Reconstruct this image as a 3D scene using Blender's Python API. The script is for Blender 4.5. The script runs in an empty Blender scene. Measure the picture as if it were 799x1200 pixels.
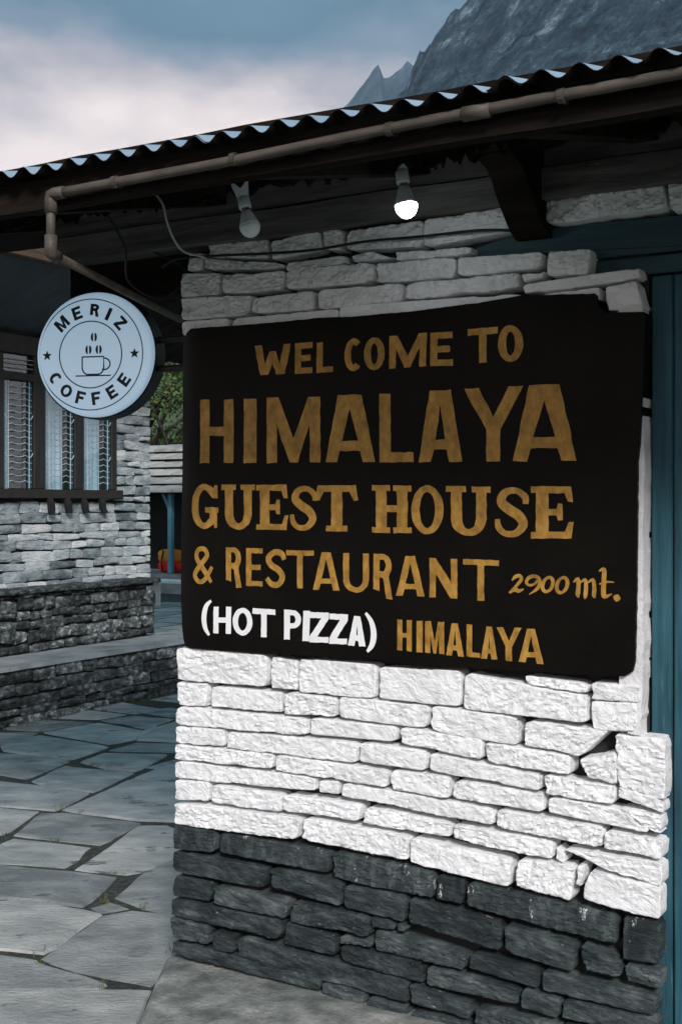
import bpy, math, random
from mathutils import Vector, Matrix, noise
from mathutils.geometry import tessellate_polygon

random.seed(11)
R = math.radians
sc = bpy.context.scene
COL = sc.collection

# ------------------------------------------------------------------ camera, world, sun, exposure
CAM = Vector((0.0, -3.3, 1.62)); YAW = R(30.2)
cam_d = bpy.data.cameras.new('camera'); cam = bpy.data.objects.new('camera', cam_d); COL.objects.link(cam)
cam.location = CAM; cam.rotation_euler = (R(90), 0, YAW)
cam_d.sensor_fit = 'VERTICAL'; cam_d.sensor_height = 36.0; cam_d.sensor_width = 24.0
cam_d.lens = 36.0 * 1443 / 1200; cam_d.shift_y = -10 / 1200; cam_d.clip_start = 0.05; cam_d.clip_end = 20000
sc.camera = cam
SUN_AZ = R(141)      # direction the light comes from, clockwise from +y
SUN_EL = R(33)

w = bpy.data.worlds.new('World'); sc.world = w; w.use_nodes = True
nt = w.node_tree; nt.nodes.clear()
def N(t, **k):
    n = nt.nodes.new(t)
    for a, b in k.items(): setattr(n, a, b)
    return n
out = N('ShaderNodeOutputWorld'); bg = N('ShaderNodeBackground'); nt.links.new(bg.outputs[0], out.inputs[0])
sky = N('ShaderNodeTexSky', sky_type='NISHITA', sun_disc=False, sun_elevation=SUN_EL, sun_rotation=SUN_AZ)
sky.altitude = 2900; sky.dust_density = 1.5
sc_sky = N('ShaderNodeVectorMath', operation='SCALE'); sc_sky.inputs['Scale'].default_value = 0.10
nt.links.new(sky.outputs[0], sc_sky.inputs[0])
tc = N('ShaderNodeTexCoord'); sep = N('ShaderNodeSeparateXYZ'); nt.links.new(tc.outputs['Generated'], sep.inputs[0])
mp = N('ShaderNodeMapping'); mp.inputs['Scale'].default_value = (1, 1, 2.2); nt.links.new(tc.outputs['Generated'], mp.inputs[0])
n1 = N('ShaderNodeTexNoise'); n1.inputs['Scale'].default_value = 4.2; n1.inputs['Detail'].default_value = 6; n1.inputs['Roughness'].default_value = .58
nt.links.new(mp.outputs[0], n1.inputs[0])
m1 = N('ShaderNodeMath', operation='MULTIPLY_ADD'); m1.inputs[1].default_value = .17; nt.links.new(n1.outputs[0], m1.inputs[0]); nt.links.new(sep.outputs[2], m1.inputs[2])
cr = N('ShaderNodeValToRGB'); nt.links.new(m1.outputs[0], cr.inputs[0])
e = cr.color_ramp.elements
e[0].position = 0.0; e[0].color = (.62, .54, .53, 1)
e[1].position = 1.0; e[1].color = (.17, .40, .52, 1)
for p, c in ((.362, (.88, .73, .66, 1)), (.402, (.40, .35, .355, 1)), (.425, (.165, .20, .245, 1)), (.448, (.060, .13, .175, 1)), (.60, (.13, .27, .345, 1))):
    k = e.new(p); k.color = c
mx = N('ShaderNodeMix', data_type='RGBA'); mx.inputs['Factor'].default_value = .88
nt.links.new(sc_sky.outputs[0], mx.inputs['A']); nt.links.new(cr.outputs[0], mx.inputs['B']); nt.links.new(mx.outputs['Result'], bg.inputs[0])
bg.inputs[1].default_value = 0.54

sd = bpy.data.lights.new('sun', 'SUN'); sun = bpy.data.objects.new('sun', sd); COL.objects.link(sun)
sd.energy = 1.5; sd.angle = R(14); sd.color = (1.0, .965, .95)
sun.rotation_euler = Vector((-math.sin(SUN_AZ) * math.cos(SUN_EL), -math.cos(SUN_AZ) * math.cos(SUN_EL), -math.sin(SUN_EL))).to_track_quat('-Z', 'Y').to_euler()
sun.location = (0, -20, 20)
vs = sc.view_settings; vs.view_transform = 'Standard'; vs.look = 'None'; vs.gamma = 1.0; vs.use_curve_mapping = False; vs.exposure = 1.45
sc.render.engine = 'CYCLES'; sc.cycles.use_denoising = True; sc.cycles.max_bounces = 6

# ------------------------------------------------------------------ measured data (metres)
STONES = [
('w',[(-2.53,1.1385),(-2.1696,1.1394),(-2.1721,1.0372),(-2.53,1.0318)]),
('w',[(-2.1672,1.1354),(-2.0518,1.1346),(-2.0565,1.0308),(-2.1648,1.0296)]),
('w',[(-2.0494,1.1347),(-1.7754,1.1318),(-1.7798,1.0337),(-2.0518,1.0282)]),
('w',[(-1.771,1.1291),(-1.4947,1.1372),(-1.4947,1.0283),(-1.771,1.0305)]),
('w',[(-1.4893,1.1316),(-1.1153,1.0899),(-1.1153,1.013),(-1.4893,1.0228)]),
('w',[(-1.305,1.1347),(-1.1134,1.1275),(-1.1134,1.0956),(-1.2947,1.1046)]),
('w',[(-1.1076,1.1326),(-0.9663,1.1337),(-0.9682,1.0831),(-1.1056,1.0813)]),
('w',[(-1.1076,1.0746),(-0.9719,1.0801),(-0.9775,1.0053),(-1.1076,1.0015)]),
('w',[(-2.5327,1.0284),(-2.4011,1.0275),(-2.4011,0.954),(-2.5327,0.9505)]),
('w',[(-2.392,1.025),(-2.1139,1.0254),(-2.1139,0.9545),(-2.3959,0.9544)]),
('w',[(-2.1079,1.0259),(-1.9145,1.0259),(-1.9179,0.9596),(-2.1079,0.9551)]),
('w',[(-1.9065,1.0266),(-1.6013,1.0265),(-1.6047,0.9558),(-1.9065,0.9606)]),
('w',[(-1.5969,1.0238),(-1.3183,1.0111),(-1.3183,0.9358),(-1.5969,0.9515)]),
('w',[(-1.3029,1.0096),(-1.0528,1.0001),(-1.1348,0.921),(-1.305,0.9352)]),
('w',[(-1.0509,0.9965),(-0.9038,0.9958),(-0.9038,0.8342),(-1.0319,0.8512)]),
('w',[(-1.1397,0.9149),(-1.0357,0.9461),(-1.0319,0.8558),(-1.1221,0.8661)]),
('w',[(-1.0319,0.8503),(-0.9065,0.833),(-0.9065,0.7921),(-1.0319,0.828)]),
('w',[(-2.5327,0.9462),(-2.0223,0.9504),(-2.0223,0.8954),(-2.5327,0.8844)]),
('w',[(-2.014,0.9511),(-1.7067,0.9512),(-1.7067,0.9033),(-2.014,0.9012)]),
('w',[(-1.6991,0.95),(-1.4303,0.9395),(-1.4303,0.8807),(-1.6959,0.9024)]),
('w',[(-1.4229,0.9334),(-1.1642,0.9208),(-1.1642,0.8642),(-1.4229,0.8775)]),
('w',[(-2.5354,0.882),(-2.3305,0.8818),(-2.3305,0.8329),(-2.5354,0.8254)]),
('w',[(-2.3254,0.8802),(-1.8443,0.8928),(-1.8443,0.8293),(-2.3279,0.83)]),
('w',[(-1.8365,0.8916),(-1.6047,0.8885),(-1.608,0.8298),(-1.8365,0.832)]),
('w',[(-1.5991,0.886),(-1.254,0.8638),(-1.254,0.8112),(-1.5991,0.8288)]),
('w',[(-1.249,0.8643),(-1.0357,0.8507),(-1.0357,0.7998),(-1.249,0.807)]),
('w',[(-2.538,0.823),(-2.1441,0.83),(-2.1441,0.7751),(-2.538,0.7664)]),
('w',[(-2.1356,0.8288),(-1.736,0.8215),(-1.7382,0.7654),(-2.138,0.7758)]),
('w',[(-1.7295,0.8222),(-1.5328,0.8231),(-1.5328,0.7584),(-1.7295,0.7597)]),
('w',[(-1.5263,0.8189),(-1.2389,0.8082),(-1.2389,0.7557),(-1.5263,0.7592)]),
('w',[(-1.2349,0.8058),(-0.9367,0.7846),(-0.945,0.7379),(-1.2349,0.7543)]),
('w',[(-1.0319,0.7984),(-0.9074,0.7902),(-0.9093,0.7355),(-0.9349,0.7429)]),
('w',[(-2.5407,0.764),(-1.993,0.7687),(-1.9953,0.7236),(-2.5407,0.7074)]),
('w',[(-1.9872,0.7623),(-1.9065,0.7655),(-1.9099,0.7238),(-1.9848,0.7228)]),
('w',[(-1.9008,0.7622),(-1.3933,0.746),(-1.3954,0.695),(-1.9008,0.7199)]),
('w',[(-1.387,0.7468),(-1.0719,0.7348),(-1.0767,0.6736),(-1.387,0.6931)]),
('w',[(-2.5407,0.7021),(-2.3985,0.7055),(-2.4011,0.6443),(-2.5407,0.6358)]),
('w',[(-2.392,0.7031),(-2.1139,0.7045),(-2.1163,0.6435),(-2.392,0.6433)]),
('w',[(-2.1091,0.7051),(-1.8275,0.7043),(-1.8331,0.6529),(-2.1115,0.6512)]),
('w',[(-1.8219,0.7001),(-1.5274,0.6895),(-1.5306,0.6443),(-1.8264,0.6479)]),
('w',[(-1.5219,0.6892),(-1.2138,0.6751),(-1.2168,0.6243),(-1.5241,0.6422)]),
('w',[(-2.5434,0.6291),(-2.0423,0.6398),(-2.0577,0.5655),(-2.5434,0.5543)]),
('w',[(-2.0399,0.6389),(-1.6605,0.6351),(-1.6637,0.5555),(-2.0494,0.5674)]),
('w',[(-1.661,0.6305),(-1.3411,0.611),(-1.3431,0.5284),(-1.661,0.5545)]),
('w',[(-1.3224,0.6137),(-1.1524,0.6195),(-1.1593,0.5223),(-1.3255,0.5379)]),
('w',[(-1.2138,0.6675),(-1.177,0.6443),(-1.181,0.6172),(-1.2168,0.6243)]),
('w',[(-1.1475,0.625),(-1.1182,0.6246),(-1.1348,0.5639),(-1.1514,0.5679)]),
('w',[(-1.1909,0.666),(-0.9093,0.6646),(-0.9111,0.5989),(-1.0433,0.6153)]),
('w',[(-1.1163,0.6136),(-0.9111,0.5971),(-0.9147,0.511),(-1.1319,0.5268)]),
('w',[(-1.07,0.7295),(-0.9065,0.724),(-0.9093,0.6664),(-1.0719,0.678)]),
('w',[(-2.4054,2.4677),(-2.1616,2.4592),(-2.1616,2.3961),(-2.4054,2.4257)]),
('w',[(-2.1567,2.4546),(-1.9736,2.4688),(-1.9644,2.4042),(-2.1567,2.3905)]),
('w',[(-1.9667,2.464),(-1.8933,2.4598),(-1.8955,2.3971),(-1.9597,2.4008)]),
('w',[(-1.8842,2.4568),(-1.6125,2.4569),(-1.6192,2.3772),(-1.8819,2.3927)]),
('w',[(-1.6103,2.4537),(-1.2947,2.4615),(-1.2947,2.3942),(-1.6125,2.3764)]),
('w',[(-1.2414,2.4648),(-0.9012,2.4729),(-0.9012,2.4025),(-1.2363,2.3998)]),
('w',[(-0.8921,2.483),(-0.8026,2.4846),(-0.8026,2.3929),(-0.8921,2.398)]),
('w',[(-2.421,2.4272),(-2.1011,2.3749),(-2.1011,2.3577),(-2.4158,2.3878)]),
('w',[(-2.0975,2.3745),(-1.8876,2.3805),(-1.8876,2.354),(-2.0939,2.351)]),
('w',[(-1.8571,2.3755),(-1.7813,2.3795),(-1.7179,2.3538),(-1.8616,2.3544)]),
('w',[(-1.7071,2.3699),(-1.4624,2.3607),(-1.4624,2.3381),(-1.7093,2.3462)]),
('w',[(-2.5132,2.3833),(-2.3565,2.3717),(-2.3565,2.2986),(-2.5132,2.3034)]),
('w',[(-2.345,2.3643),(-2.1011,2.3557),(-2.1011,2.291),(-2.345,2.2976)]),
('w',[(-2.0963,2.3512),(-1.7835,2.3467),(-1.7857,2.2859),(-2.0963,2.2906)]),
('w',[(-1.7758,2.346),(-1.5132,2.3363),(-1.5164,2.277),(-1.7791,2.2853)]),
('w',[(-1.5056,2.3325),(-1.2439,2.3236),(-1.249,2.2782),(-1.5088,2.2763)]),
('w',[(-1.2288,2.3239),(-1.1056,2.3206),(-1.1153,2.2495),(-1.2389,2.2515)]),
('w',[(-2.5132,2.2981),(-2.2255,2.2875),(-2.2379,2.2237),(-2.5132,2.2289)]),
('w',[(-2.223,2.279),(-1.9911,2.2815),(-1.9946,2.22),(-2.2317,2.2232)]),
('w',[(-1.9794,2.2805),(-1.6834,2.2796),(-1.6888,2.2246),(-1.9818,2.221)]),
('w',[(-1.6727,2.2757),(-1.3121,2.2727),(-1.3152,2.2228),(-1.6748,2.2253)]),
('w',[(-1.308,2.2675),(-1.2389,2.2706),(-1.2409,2.2488),(-1.3101,2.2416)]),
('w',[(-1.308,2.2386),(-0.9728,2.2545),(-0.9682,2.2265),(-1.305,2.2094)]),
('w',[(-2.5132,2.2225),(-2.3195,2.2248),(-2.317,2.1748),(-2.5132,2.1778)]),
('w',[(-2.3132,2.2191),(-1.9046,2.2178),(-1.9069,2.1687),(-2.3132,2.1745)]),
('w',[(-1.9046,2.2227),(-1.3152,2.2151),(-1.3152,2.1861),(-1.9046,2.1715)]),
('w',[(-1.0719,2.2128),(-0.9775,2.2182),(-0.957,2.1404),(-1.0652,2.1415)]),
('w',[(-1.3101,2.2069),(-1.0815,2.2137),(-1.0796,2.1716),(-1.3101,2.1809)]),
('w',[(-2.4787,2.4489),(-2.4132,2.4443),(-2.4236,2.3854),(-2.4866,2.3882)]),
('d',[(-2.5461,0.5505),(-2.3701,0.5527),(-2.3727,0.4791),(-2.5461,0.4693)]),
('d',[(-2.3598,0.5509),(-1.9374,0.5511),(-1.942,0.4782),(-2.3598,0.4809)]),
('d',[(-1.9259,0.5498),(-1.5858,0.5335),(-1.588,0.4569),(-1.9294,0.4703)]),
('d',[(-1.5791,0.5315),(-1.4807,0.5266),(-1.4893,0.4531),(-1.5791,0.4583)]),
('d',[(-1.4763,0.5243),(-1.0319,0.5032),(-1.0386,0.4187),(-1.4785,0.4509)]),
('d',[(-1.0196,0.4988),(-0.9147,0.4983),(-0.9184,0.3903),(-1.0196,0.3851)]),
('d',[(-2.5488,0.4646),(-2.166,0.4617),(-2.1782,0.3946),(-2.5461,0.3945)]),
('d',[(-2.1575,0.466),(-1.8951,0.4607),(-1.8985,0.3834),(-2.1575,0.405)]),
('d',[(-1.8917,0.4563),(-1.6744,0.4518),(-1.6819,0.3694),(-1.8894,0.383)]),
('d',[(-1.6691,0.4498),(-1.3702,0.4318),(-1.3744,0.3386),(-1.6712,0.3712)]),
('d',[(-1.3619,0.4235),(-1.1495,0.4081),(-1.1573,0.3246),(-1.3639,0.3434)]),
('d',[(-1.1377,0.4102),(-1.0244,0.3889),(-1.0244,0.3334),(-1.1348,0.3308)]),
('d',[(-1.0131,0.3707),(-0.9157,0.3727),(-0.9157,0.3226),(-1.0055,0.3278)]),
('d',[(-2.5515,0.3862),(-2.3855,0.3798),(-2.392,0.3159),(-2.5515,0.3113)]),
('d',[(-2.3791,0.3777),(-2.0875,0.3756),(-2.0935,0.307),(-2.3855,0.3117)]),
('d',[(-2.0779,0.3721),(-1.7975,0.369),(-1.8019,0.31),(-2.0815,0.309)]),
('d',[(-1.7942,0.3676),(-1.7143,0.3638),(-1.7175,0.3422),(-1.7909,0.341)]),
('d',[(-1.7099,0.3646),(-1.6744,0.363),(-1.6798,0.343),(-1.7067,0.344)]),
('d',[(-1.7798,0.3332),(-1.4807,0.3093),(-1.4893,0.2631),(-1.7831,0.2745)]),
('d',[(-1.4677,0.3215),(-1.249,0.3167),(-1.2591,0.2573),(-1.4763,0.2735)]),
('d',[(-1.247,0.3113),(-0.9266,0.3022),(-0.9312,0.2512),(-1.249,0.2565)]),
('d',[(-2.5541,0.3077),(-2.1139,0.3004),(-2.1235,0.238),(-2.5541,0.2467)]),
('d',[(-2.5541,0.2414),(-2.392,0.232),(-2.3985,0.1784),(-2.5541,0.1718)]),
('d',[(-2.3881,0.2253),(-2.2937,0.2283),(-2.2988,0.1684),(-2.3881,0.1625)]),
('d',[(-2.1055,0.3019),(-1.9145,0.2901),(-1.9179,0.2224),(-2.1115,0.2331)]),
('d',[(-1.9065,0.2935),(-1.7886,0.2978),(-1.7909,0.2751),(-1.9065,0.2698)]),
('d',[(-1.9008,0.263),(-1.617,0.2589),(-1.617,0.2066),(-1.9031,0.2153)]),
('d',[(-1.6103,0.2551),(-1.3152,0.2481),(-1.3183,0.1993),(-1.6103,0.1948)]),
('d',[(-1.3101,0.2472),(-1.1939,0.2418),(-1.1989,0.1905),(-1.3121,0.1957)]),
('d',[(-1.1869,0.2404),(-0.9221,0.244),(-0.9239,0.189),(-1.1939,0.1897)]),
('d',[(-2.2862,0.2265),(-1.6691,0.1999),(-1.6712,0.1327),(-2.29,0.1617)]),
('d',[(-2.5568,0.166),(-1.9697,0.1512),(-1.9755,0.1054),(-2.5568,0.1178)]),
('d',[(-1.9697,0.1413),(-1.8108,0.1334),(-1.8219,0.0922),(-1.9755,0.1054)]),
('d',[(-1.6637,0.1914),(-1.4677,0.1736),(-1.4699,0.1288),(-1.6669,0.1335)]),
('d',[(-1.4591,0.1684),(-1.1989,0.1744),(-1.1989,0.1099),(-1.4624,0.1087)]),
('d',[(-1.8108,0.1285),(-1.6691,0.1216),(-1.6691,0.0682),(-1.8219,0.0873)]),
('d',[(-1.6666,0.1127),(-1.4677,0.1193),(-1.4677,0.0602),(-1.6666,0.0569)]),
('d',[(-1.1939,0.1754),(-0.9239,0.1799),(-0.9239,0.1344),(-1.1939,0.111)]),
('d',[(-1.661,0.0531),(-1.3933,0.0668),(-1.3933,0.018),(-1.661,0.0025)]),
('d',[(-1.388,0.1021),(-1.1989,0.1023),(-1.1989,0.0435),(-1.388,0.0465)])]
BOARD = [(-2.5027,2.1786),(-2.4692,2.1961),(-2.2893,2.1926),(-2.1292,2.192),(-1.964,2.1936),(-1.884,2.1895),(-1.6585,2.1887),(-1.5472,2.1929),(-1.4392,2.196),(-1.3037,2.206),(-1.193,2.1994),(-1.0954,2.1939),(-1.0868,2.1875),(-1.0849,2.1558),(-1.0619,2.1382),(-1.0194,2.1367),(-0.9579,2.1328),(-0.9542,2.118),(-0.9607,1.9453),(-0.969,1.7813),(-0.9745,1.7344),(-0.9755,1.5517),(-0.9783,1.3506),(-0.982,1.1949),(-0.9894,1.1688),(-1.01,1.1536),(-1.0954,1.1503),(-1.2328,1.1483),(-1.3865,1.1474),(-1.5472,1.1434),(-1.6585,1.1411),(-1.7726,1.1488),(-1.9524,1.1462),(-2.1656,1.146),(-2.3526,1.147),(-2.4692,1.1433),(-2.4982,1.149),(-2.5075,1.1675),(-2.5168,1.2094),(-2.5248,1.2834),(-2.5261,1.3577),(-2.5195,1.549),(-2.5128,1.8662),(-2.5128,2.0783),(-2.5115,2.1684),(-2.5062,2.1861)]
LETTERS = [
('W','s','g',[(-2.2121,2.1226),(-2.0753,2.1208),(-2.0753,2.0265),(-2.2121,2.0276)]),
('E','s','g',[(-2.0599,2.1208),(-1.9953,2.1205),(-1.9953,2.0242),(-2.0599,2.0247)]),
('L','s','g',[(-1.9802,2.1176),(-1.9215,2.1167),(-1.9215,2.0232),(-1.9813,2.0235)]),
('C','s','g',[(-1.8817,2.1228),(-1.8201,2.1216),(-1.8201,2.0217),(-1.8817,2.0231)]),
('O','s','g',[(-1.8134,2.1212),(-1.742,2.1192),(-1.742,2.0213),(-1.8134,2.0213)]),
('M','s','g',[(-1.7268,2.1201),(-1.6024,2.1223),(-1.6046,2.0233),(-1.7268,2.0224)]),
('E','s','g',[(-1.5913,2.1205),(-1.5199,2.1195),(-1.5177,2.0204),(-1.5913,2.0225)]),
('T','s','g',[(-1.4713,2.1229),(-1.3781,2.1231),(-1.3781,2.0222),(-1.4713,2.0237)]),
('O','s','g',[(-1.3781,2.127),(-1.3006,2.1232),(-1.3006,2.0197),(-1.3781,2.0213)]),
('H','b','g',[(-2.426,1.9601),(-2.2918,1.9564),(-2.2918,1.7501),(-2.426,1.7523)]),
('I','b','g',[(-2.2517,1.9547),(-2.2023,1.9536),(-2.2023,1.7486),(-2.2517,1.7494)]),
('M','b','g',[(-2.1631,1.955),(-1.9663,1.9505),(-1.9663,1.7467),(-2.1631,1.7479)]),
('A','b','g',[(-1.949,1.9537),(-1.7748,1.9479),(-1.7748,1.7444),(-1.949,1.7464)]),
('L','b','g',[(-1.7595,1.9491),(-1.6454,1.9459),(-1.6454,1.7422),(-1.7595,1.7432)]),
('A','b','g',[(-1.6292,1.9503),(-1.4874,1.9497),(-1.4874,1.7409),(-1.6292,1.7413)]),
('Y','b','g',[(-1.482,1.9515),(-1.3006,1.9506),(-1.3006,1.7396),(-1.482,1.7408)]),
('A','b','g',[(-1.3314,1.954),(-1.1439,1.9487),(-1.1439,1.7369),(-1.3314,1.7392)]),
('G','f','g',[(-2.4626,1.6845),(-2.3526,1.6836),(-2.3526,1.538),(-2.4626,1.5358)]),
('U','f','g',[(-2.3398,1.6814),(-2.2096,1.6804),(-2.2096,1.5364),(-2.3398,1.535)]),
('E','f','g',[(-2.2047,1.6783),(-2.0837,1.6794),(-2.0837,1.5368),(-2.2047,1.5365)]),
('S','f','g',[(-2.0753,1.6774),(-1.9779,1.6766),(-1.9779,1.5349),(-2.0753,1.5338)]),
('T','f','g',[(-1.9848,1.6767),(-1.8335,1.6755),(-1.8335,1.5356),(-1.9848,1.5339)]),
('H','f','g',[(-1.7858,1.6752),(-1.6517,1.6723),(-1.6517,1.532),(-1.7858,1.5313)]),
('O','f','g',[(-1.6528,1.6737),(-1.5472,1.6729),(-1.5472,1.5299),(-1.6528,1.5285)]),
('U','f','g',[(-1.5395,1.6709),(-1.3991,1.6679),(-1.3991,1.5259),(-1.5395,1.526)]),
('S','f','g',[(-1.3844,1.6688),(-1.2833,1.6671),(-1.2833,1.5236),(-1.3844,1.5232)]),
('E','f','g',[(-1.2782,1.668),(-1.1517,1.6671),(-1.1517,1.5236),(-1.2782,1.5218)]),
('&','t','g',[(-2.4587,1.4737),(-2.3756,1.4773),(-2.3756,1.3605),(-2.4587,1.3599)]),
('R','t','g',[(-2.3233,1.4782),(-2.2617,1.4793),(-2.2617,1.3436),(-2.3233,1.3591)]),
('E','t','g',[(-2.2443,1.4766),(-2.1802,1.4777),(-2.1802,1.3567),(-2.2443,1.3566)]),
('S','t','g',[(-2.1692,1.4739),(-2.0932,1.4743),(-2.0932,1.3556),(-2.1692,1.355)]),
('T','t','g',[(-2.0908,1.4733),(-1.9895,1.4743),(-1.9895,1.3572),(-2.0908,1.3547)]),
('A','t','g',[(-1.993,1.4693),(-1.8987,1.4701),(-1.8987,1.3535),(-1.993,1.3531)]),
('U','t','g',[(-1.8862,1.4684),(-1.7968,1.4683),(-1.7968,1.3503),(-1.8862,1.349)]),
('R','t','g',[(-1.7814,1.4686),(-1.716,1.4681),(-1.716,1.3284),(-1.7814,1.347)]),
('A','t','g',[(-1.7041,1.4645),(-1.6095,1.4646),(-1.6095,1.3459),(-1.7041,1.3461)]),
('N','t','g',[(-1.5935,1.4613),(-1.5036,1.4593),(-1.5036,1.3438),(-1.5935,1.3453)]),
('T','t','g',[(-1.4852,1.4597),(-1.3739,1.4584),(-1.3739,1.3421),(-1.4852,1.3396)]),
('(','s','w',[(-2.4208,1.3055),(-2.3756,1.3031),(-2.3756,1.1905),(-2.4208,1.1923)]),
('H','s','w',[(-2.3718,1.2845),(-2.3018,1.2875),(-2.3018,1.1996),(-2.3718,1.198)]),
('O','s','w',[(-2.2955,1.2846),(-2.2183,1.2859),(-2.2183,1.198),(-2.2955,1.1959)]),
('T','s','w',[(-2.2183,1.2859),(-2.1316,1.2855),(-2.1316,1.1966),(-2.2183,1.1959)]),
('P','s','w',[(-2.0992,1.2869),(-2.0363,1.2857),(-2.0363,1.1958),(-2.0992,1.1933)]),
('I','s','w',[(-2.028,1.286),(-2.0035,1.2871),(-2.007,1.1925),(-2.0316,1.1921)]),
('Z','s','w',[(-2.0035,1.2831),(-1.9352,1.2842),(-1.9375,1.1915),(-2.0058,1.1896)]),
('Z','s','w',[(-1.9329,1.2823),(-1.8693,1.2813),(-1.8727,1.1903),(-1.9352,1.1886)]),
('A','s','w',[(-1.8693,1.2793),(-1.8057,1.2764),(-1.8079,1.1872),(-1.8693,1.1875)]),
(')','s','w',[(-1.8145,1.2896),(-1.7693,1.2877),(-1.7693,1.1702),(-1.8145,1.1733)]),
('H','t2','g',[(-1.6998,1.2747),(-1.6517,1.275),(-1.6517,1.1821),(-1.6998,1.184)]),
('I','t2','g',[(-1.636,1.2733),(-1.6158,1.2743),(-1.6158,1.182),(-1.636,1.1808)]),
('M','t2','g',[(-1.608,1.2746),(-1.545,1.2747),(-1.545,1.1803),(-1.608,1.1815)]),
('A','t2','g',[(-1.5395,1.273),(-1.482,1.2728),(-1.482,1.1773),(-1.5395,1.1787)]),
('L','t2','g',[(-1.4734,1.2713),(-1.4318,1.2714),(-1.4318,1.1775),(-1.4734,1.1788)]),
('A','t2','g',[(-1.4286,1.2686),(-1.3781,1.2692),(-1.3781,1.1761),(-1.4286,1.1758)]),
('Y','t2','g',[(-1.3812,1.268),(-1.3057,1.2699),(-1.3057,1.174),(-1.3812,1.1739)]),
('A','t2','g',[(-1.3119,1.2677),(-1.2429,1.2693),(-1.2399,1.1716),(-1.3139,1.1734)])]
BLACKLETTER = {
'two':[[(-1.3345,1.4017,0.0028),(-1.3248,1.4129,0.0103),(-1.3103,1.416,0.0103),(-1.3065,1.4058,0.0103),(-1.32,1.3886,0.0084),(-1.3423,1.367,0.0056)],[(-1.3403,1.368,0.0066),(-1.3258,1.3776,0.0122),(-1.3137,1.3735,0.0112),(-1.2988,1.3794,0.0028)]],
'nine':[[(-1.253,1.4097,0.0094),(-1.2653,1.4165,0.0103),(-1.2825,1.4124,0.0103),(-1.2911,1.3995,0.0094),(-1.2834,1.3907,0.0075),(-1.2682,1.3939,0.0066),(-1.2577,1.405,0.0084)],[(-1.2549,1.4132,0.0094),(-1.2511,1.3972,0.0112),(-1.2596,1.3808,0.0094),(-1.2825,1.3647,0.0023)]],
'zero':[[(-1.2134,1.3949,0.0109),(-1.2128,1.4009,0.0112),(-1.2137,1.4064,0.0111),(-1.216,1.4106,0.0107),(-1.2194,1.4133,0.0099),(-1.2237,1.4141,0.009),(-1.2284,1.413,0.0078),(-1.2331,1.4101,0.0083),(-1.2373,1.4056,0.0094),(-1.2405,1.4,0.0103),(-1.2426,1.3939,0.0109),(-1.2432,1.3878,0.0112),(-1.2423,1.3823,0.0111),(-1.24,1.3781,0.0107),(-1.2365,1.3754,0.0099),(-1.2322,1.3746,0.009),(-1.2275,1.3757,0.0078),(-1.2228,1.3787,0.0083),(-1.2187,1.3832,0.0094),(-1.2154,1.3887,0.0103),(-1.2134,1.3949,0.0109)]],
'zero_b':[[(-1.1715,1.3945,0.0109),(-1.171,1.4009,0.0112),(-1.1719,1.4067,0.0111),(-1.1743,1.4112,0.0107),(-1.1778,1.4141,0.0099),(-1.1822,1.415,0.009),(-1.187,1.4138,0.0078),(-1.1917,1.4107,0.0083),(-1.1959,1.4059,0.0094),(-1.1992,1.4,0.0103),(-1.2013,1.3935,0.0109),(-1.2018,1.387,0.0112),(-1.2009,1.3812,0.0111),(-1.1985,1.3767,0.0107),(-1.1949,1.3738,0.0099),(-1.1905,1.373,0.009),(-1.1857,1.3742,0.0078),(-1.181,1.3773,0.0083),(-1.1768,1.3821,0.0094),(-1.1735,1.388,0.0103),(-1.1715,1.3945,0.0109)]],
'em':[[(-1.154,1.403,0.0037),(-1.1411,1.4122,0.0112),(-1.1393,1.3911,0.0122),(-1.1411,1.3691,0.0122),(-1.1375,1.3613,0.0019)],[(-1.1356,1.401,0.0028),(-1.1201,1.4111,0.0094),(-1.1174,1.3919,0.0112),(-1.1192,1.3677,0.0112),(-1.121,1.3575,0.0019)],[(-1.1137,1.4017,0.0028),(-1.0983,1.4118,0.0094),(-1.0938,1.3927,0.0112),(-1.0947,1.3686,0.0112),(-1.0911,1.3613,0.0019)]],
'tee':[[(-1.0811,1.4359,0.0028),(-1.0668,1.4407,0.0122),(-1.0668,1.4154,0.0131),(-1.0686,1.3805,0.014),(-1.065,1.3667,0.0122),(-1.0444,1.3753,0.0023)],[(-1.0802,1.4001,0.0037),(-1.0605,1.4069,0.0066),(-1.0382,1.4067,0.0019)]],
'dot':[[(-1.0409,1.3676,0.0056),(-1.0311,1.3645,0.0206),(-1.0213,1.3623,0.0056)]]}
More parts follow.
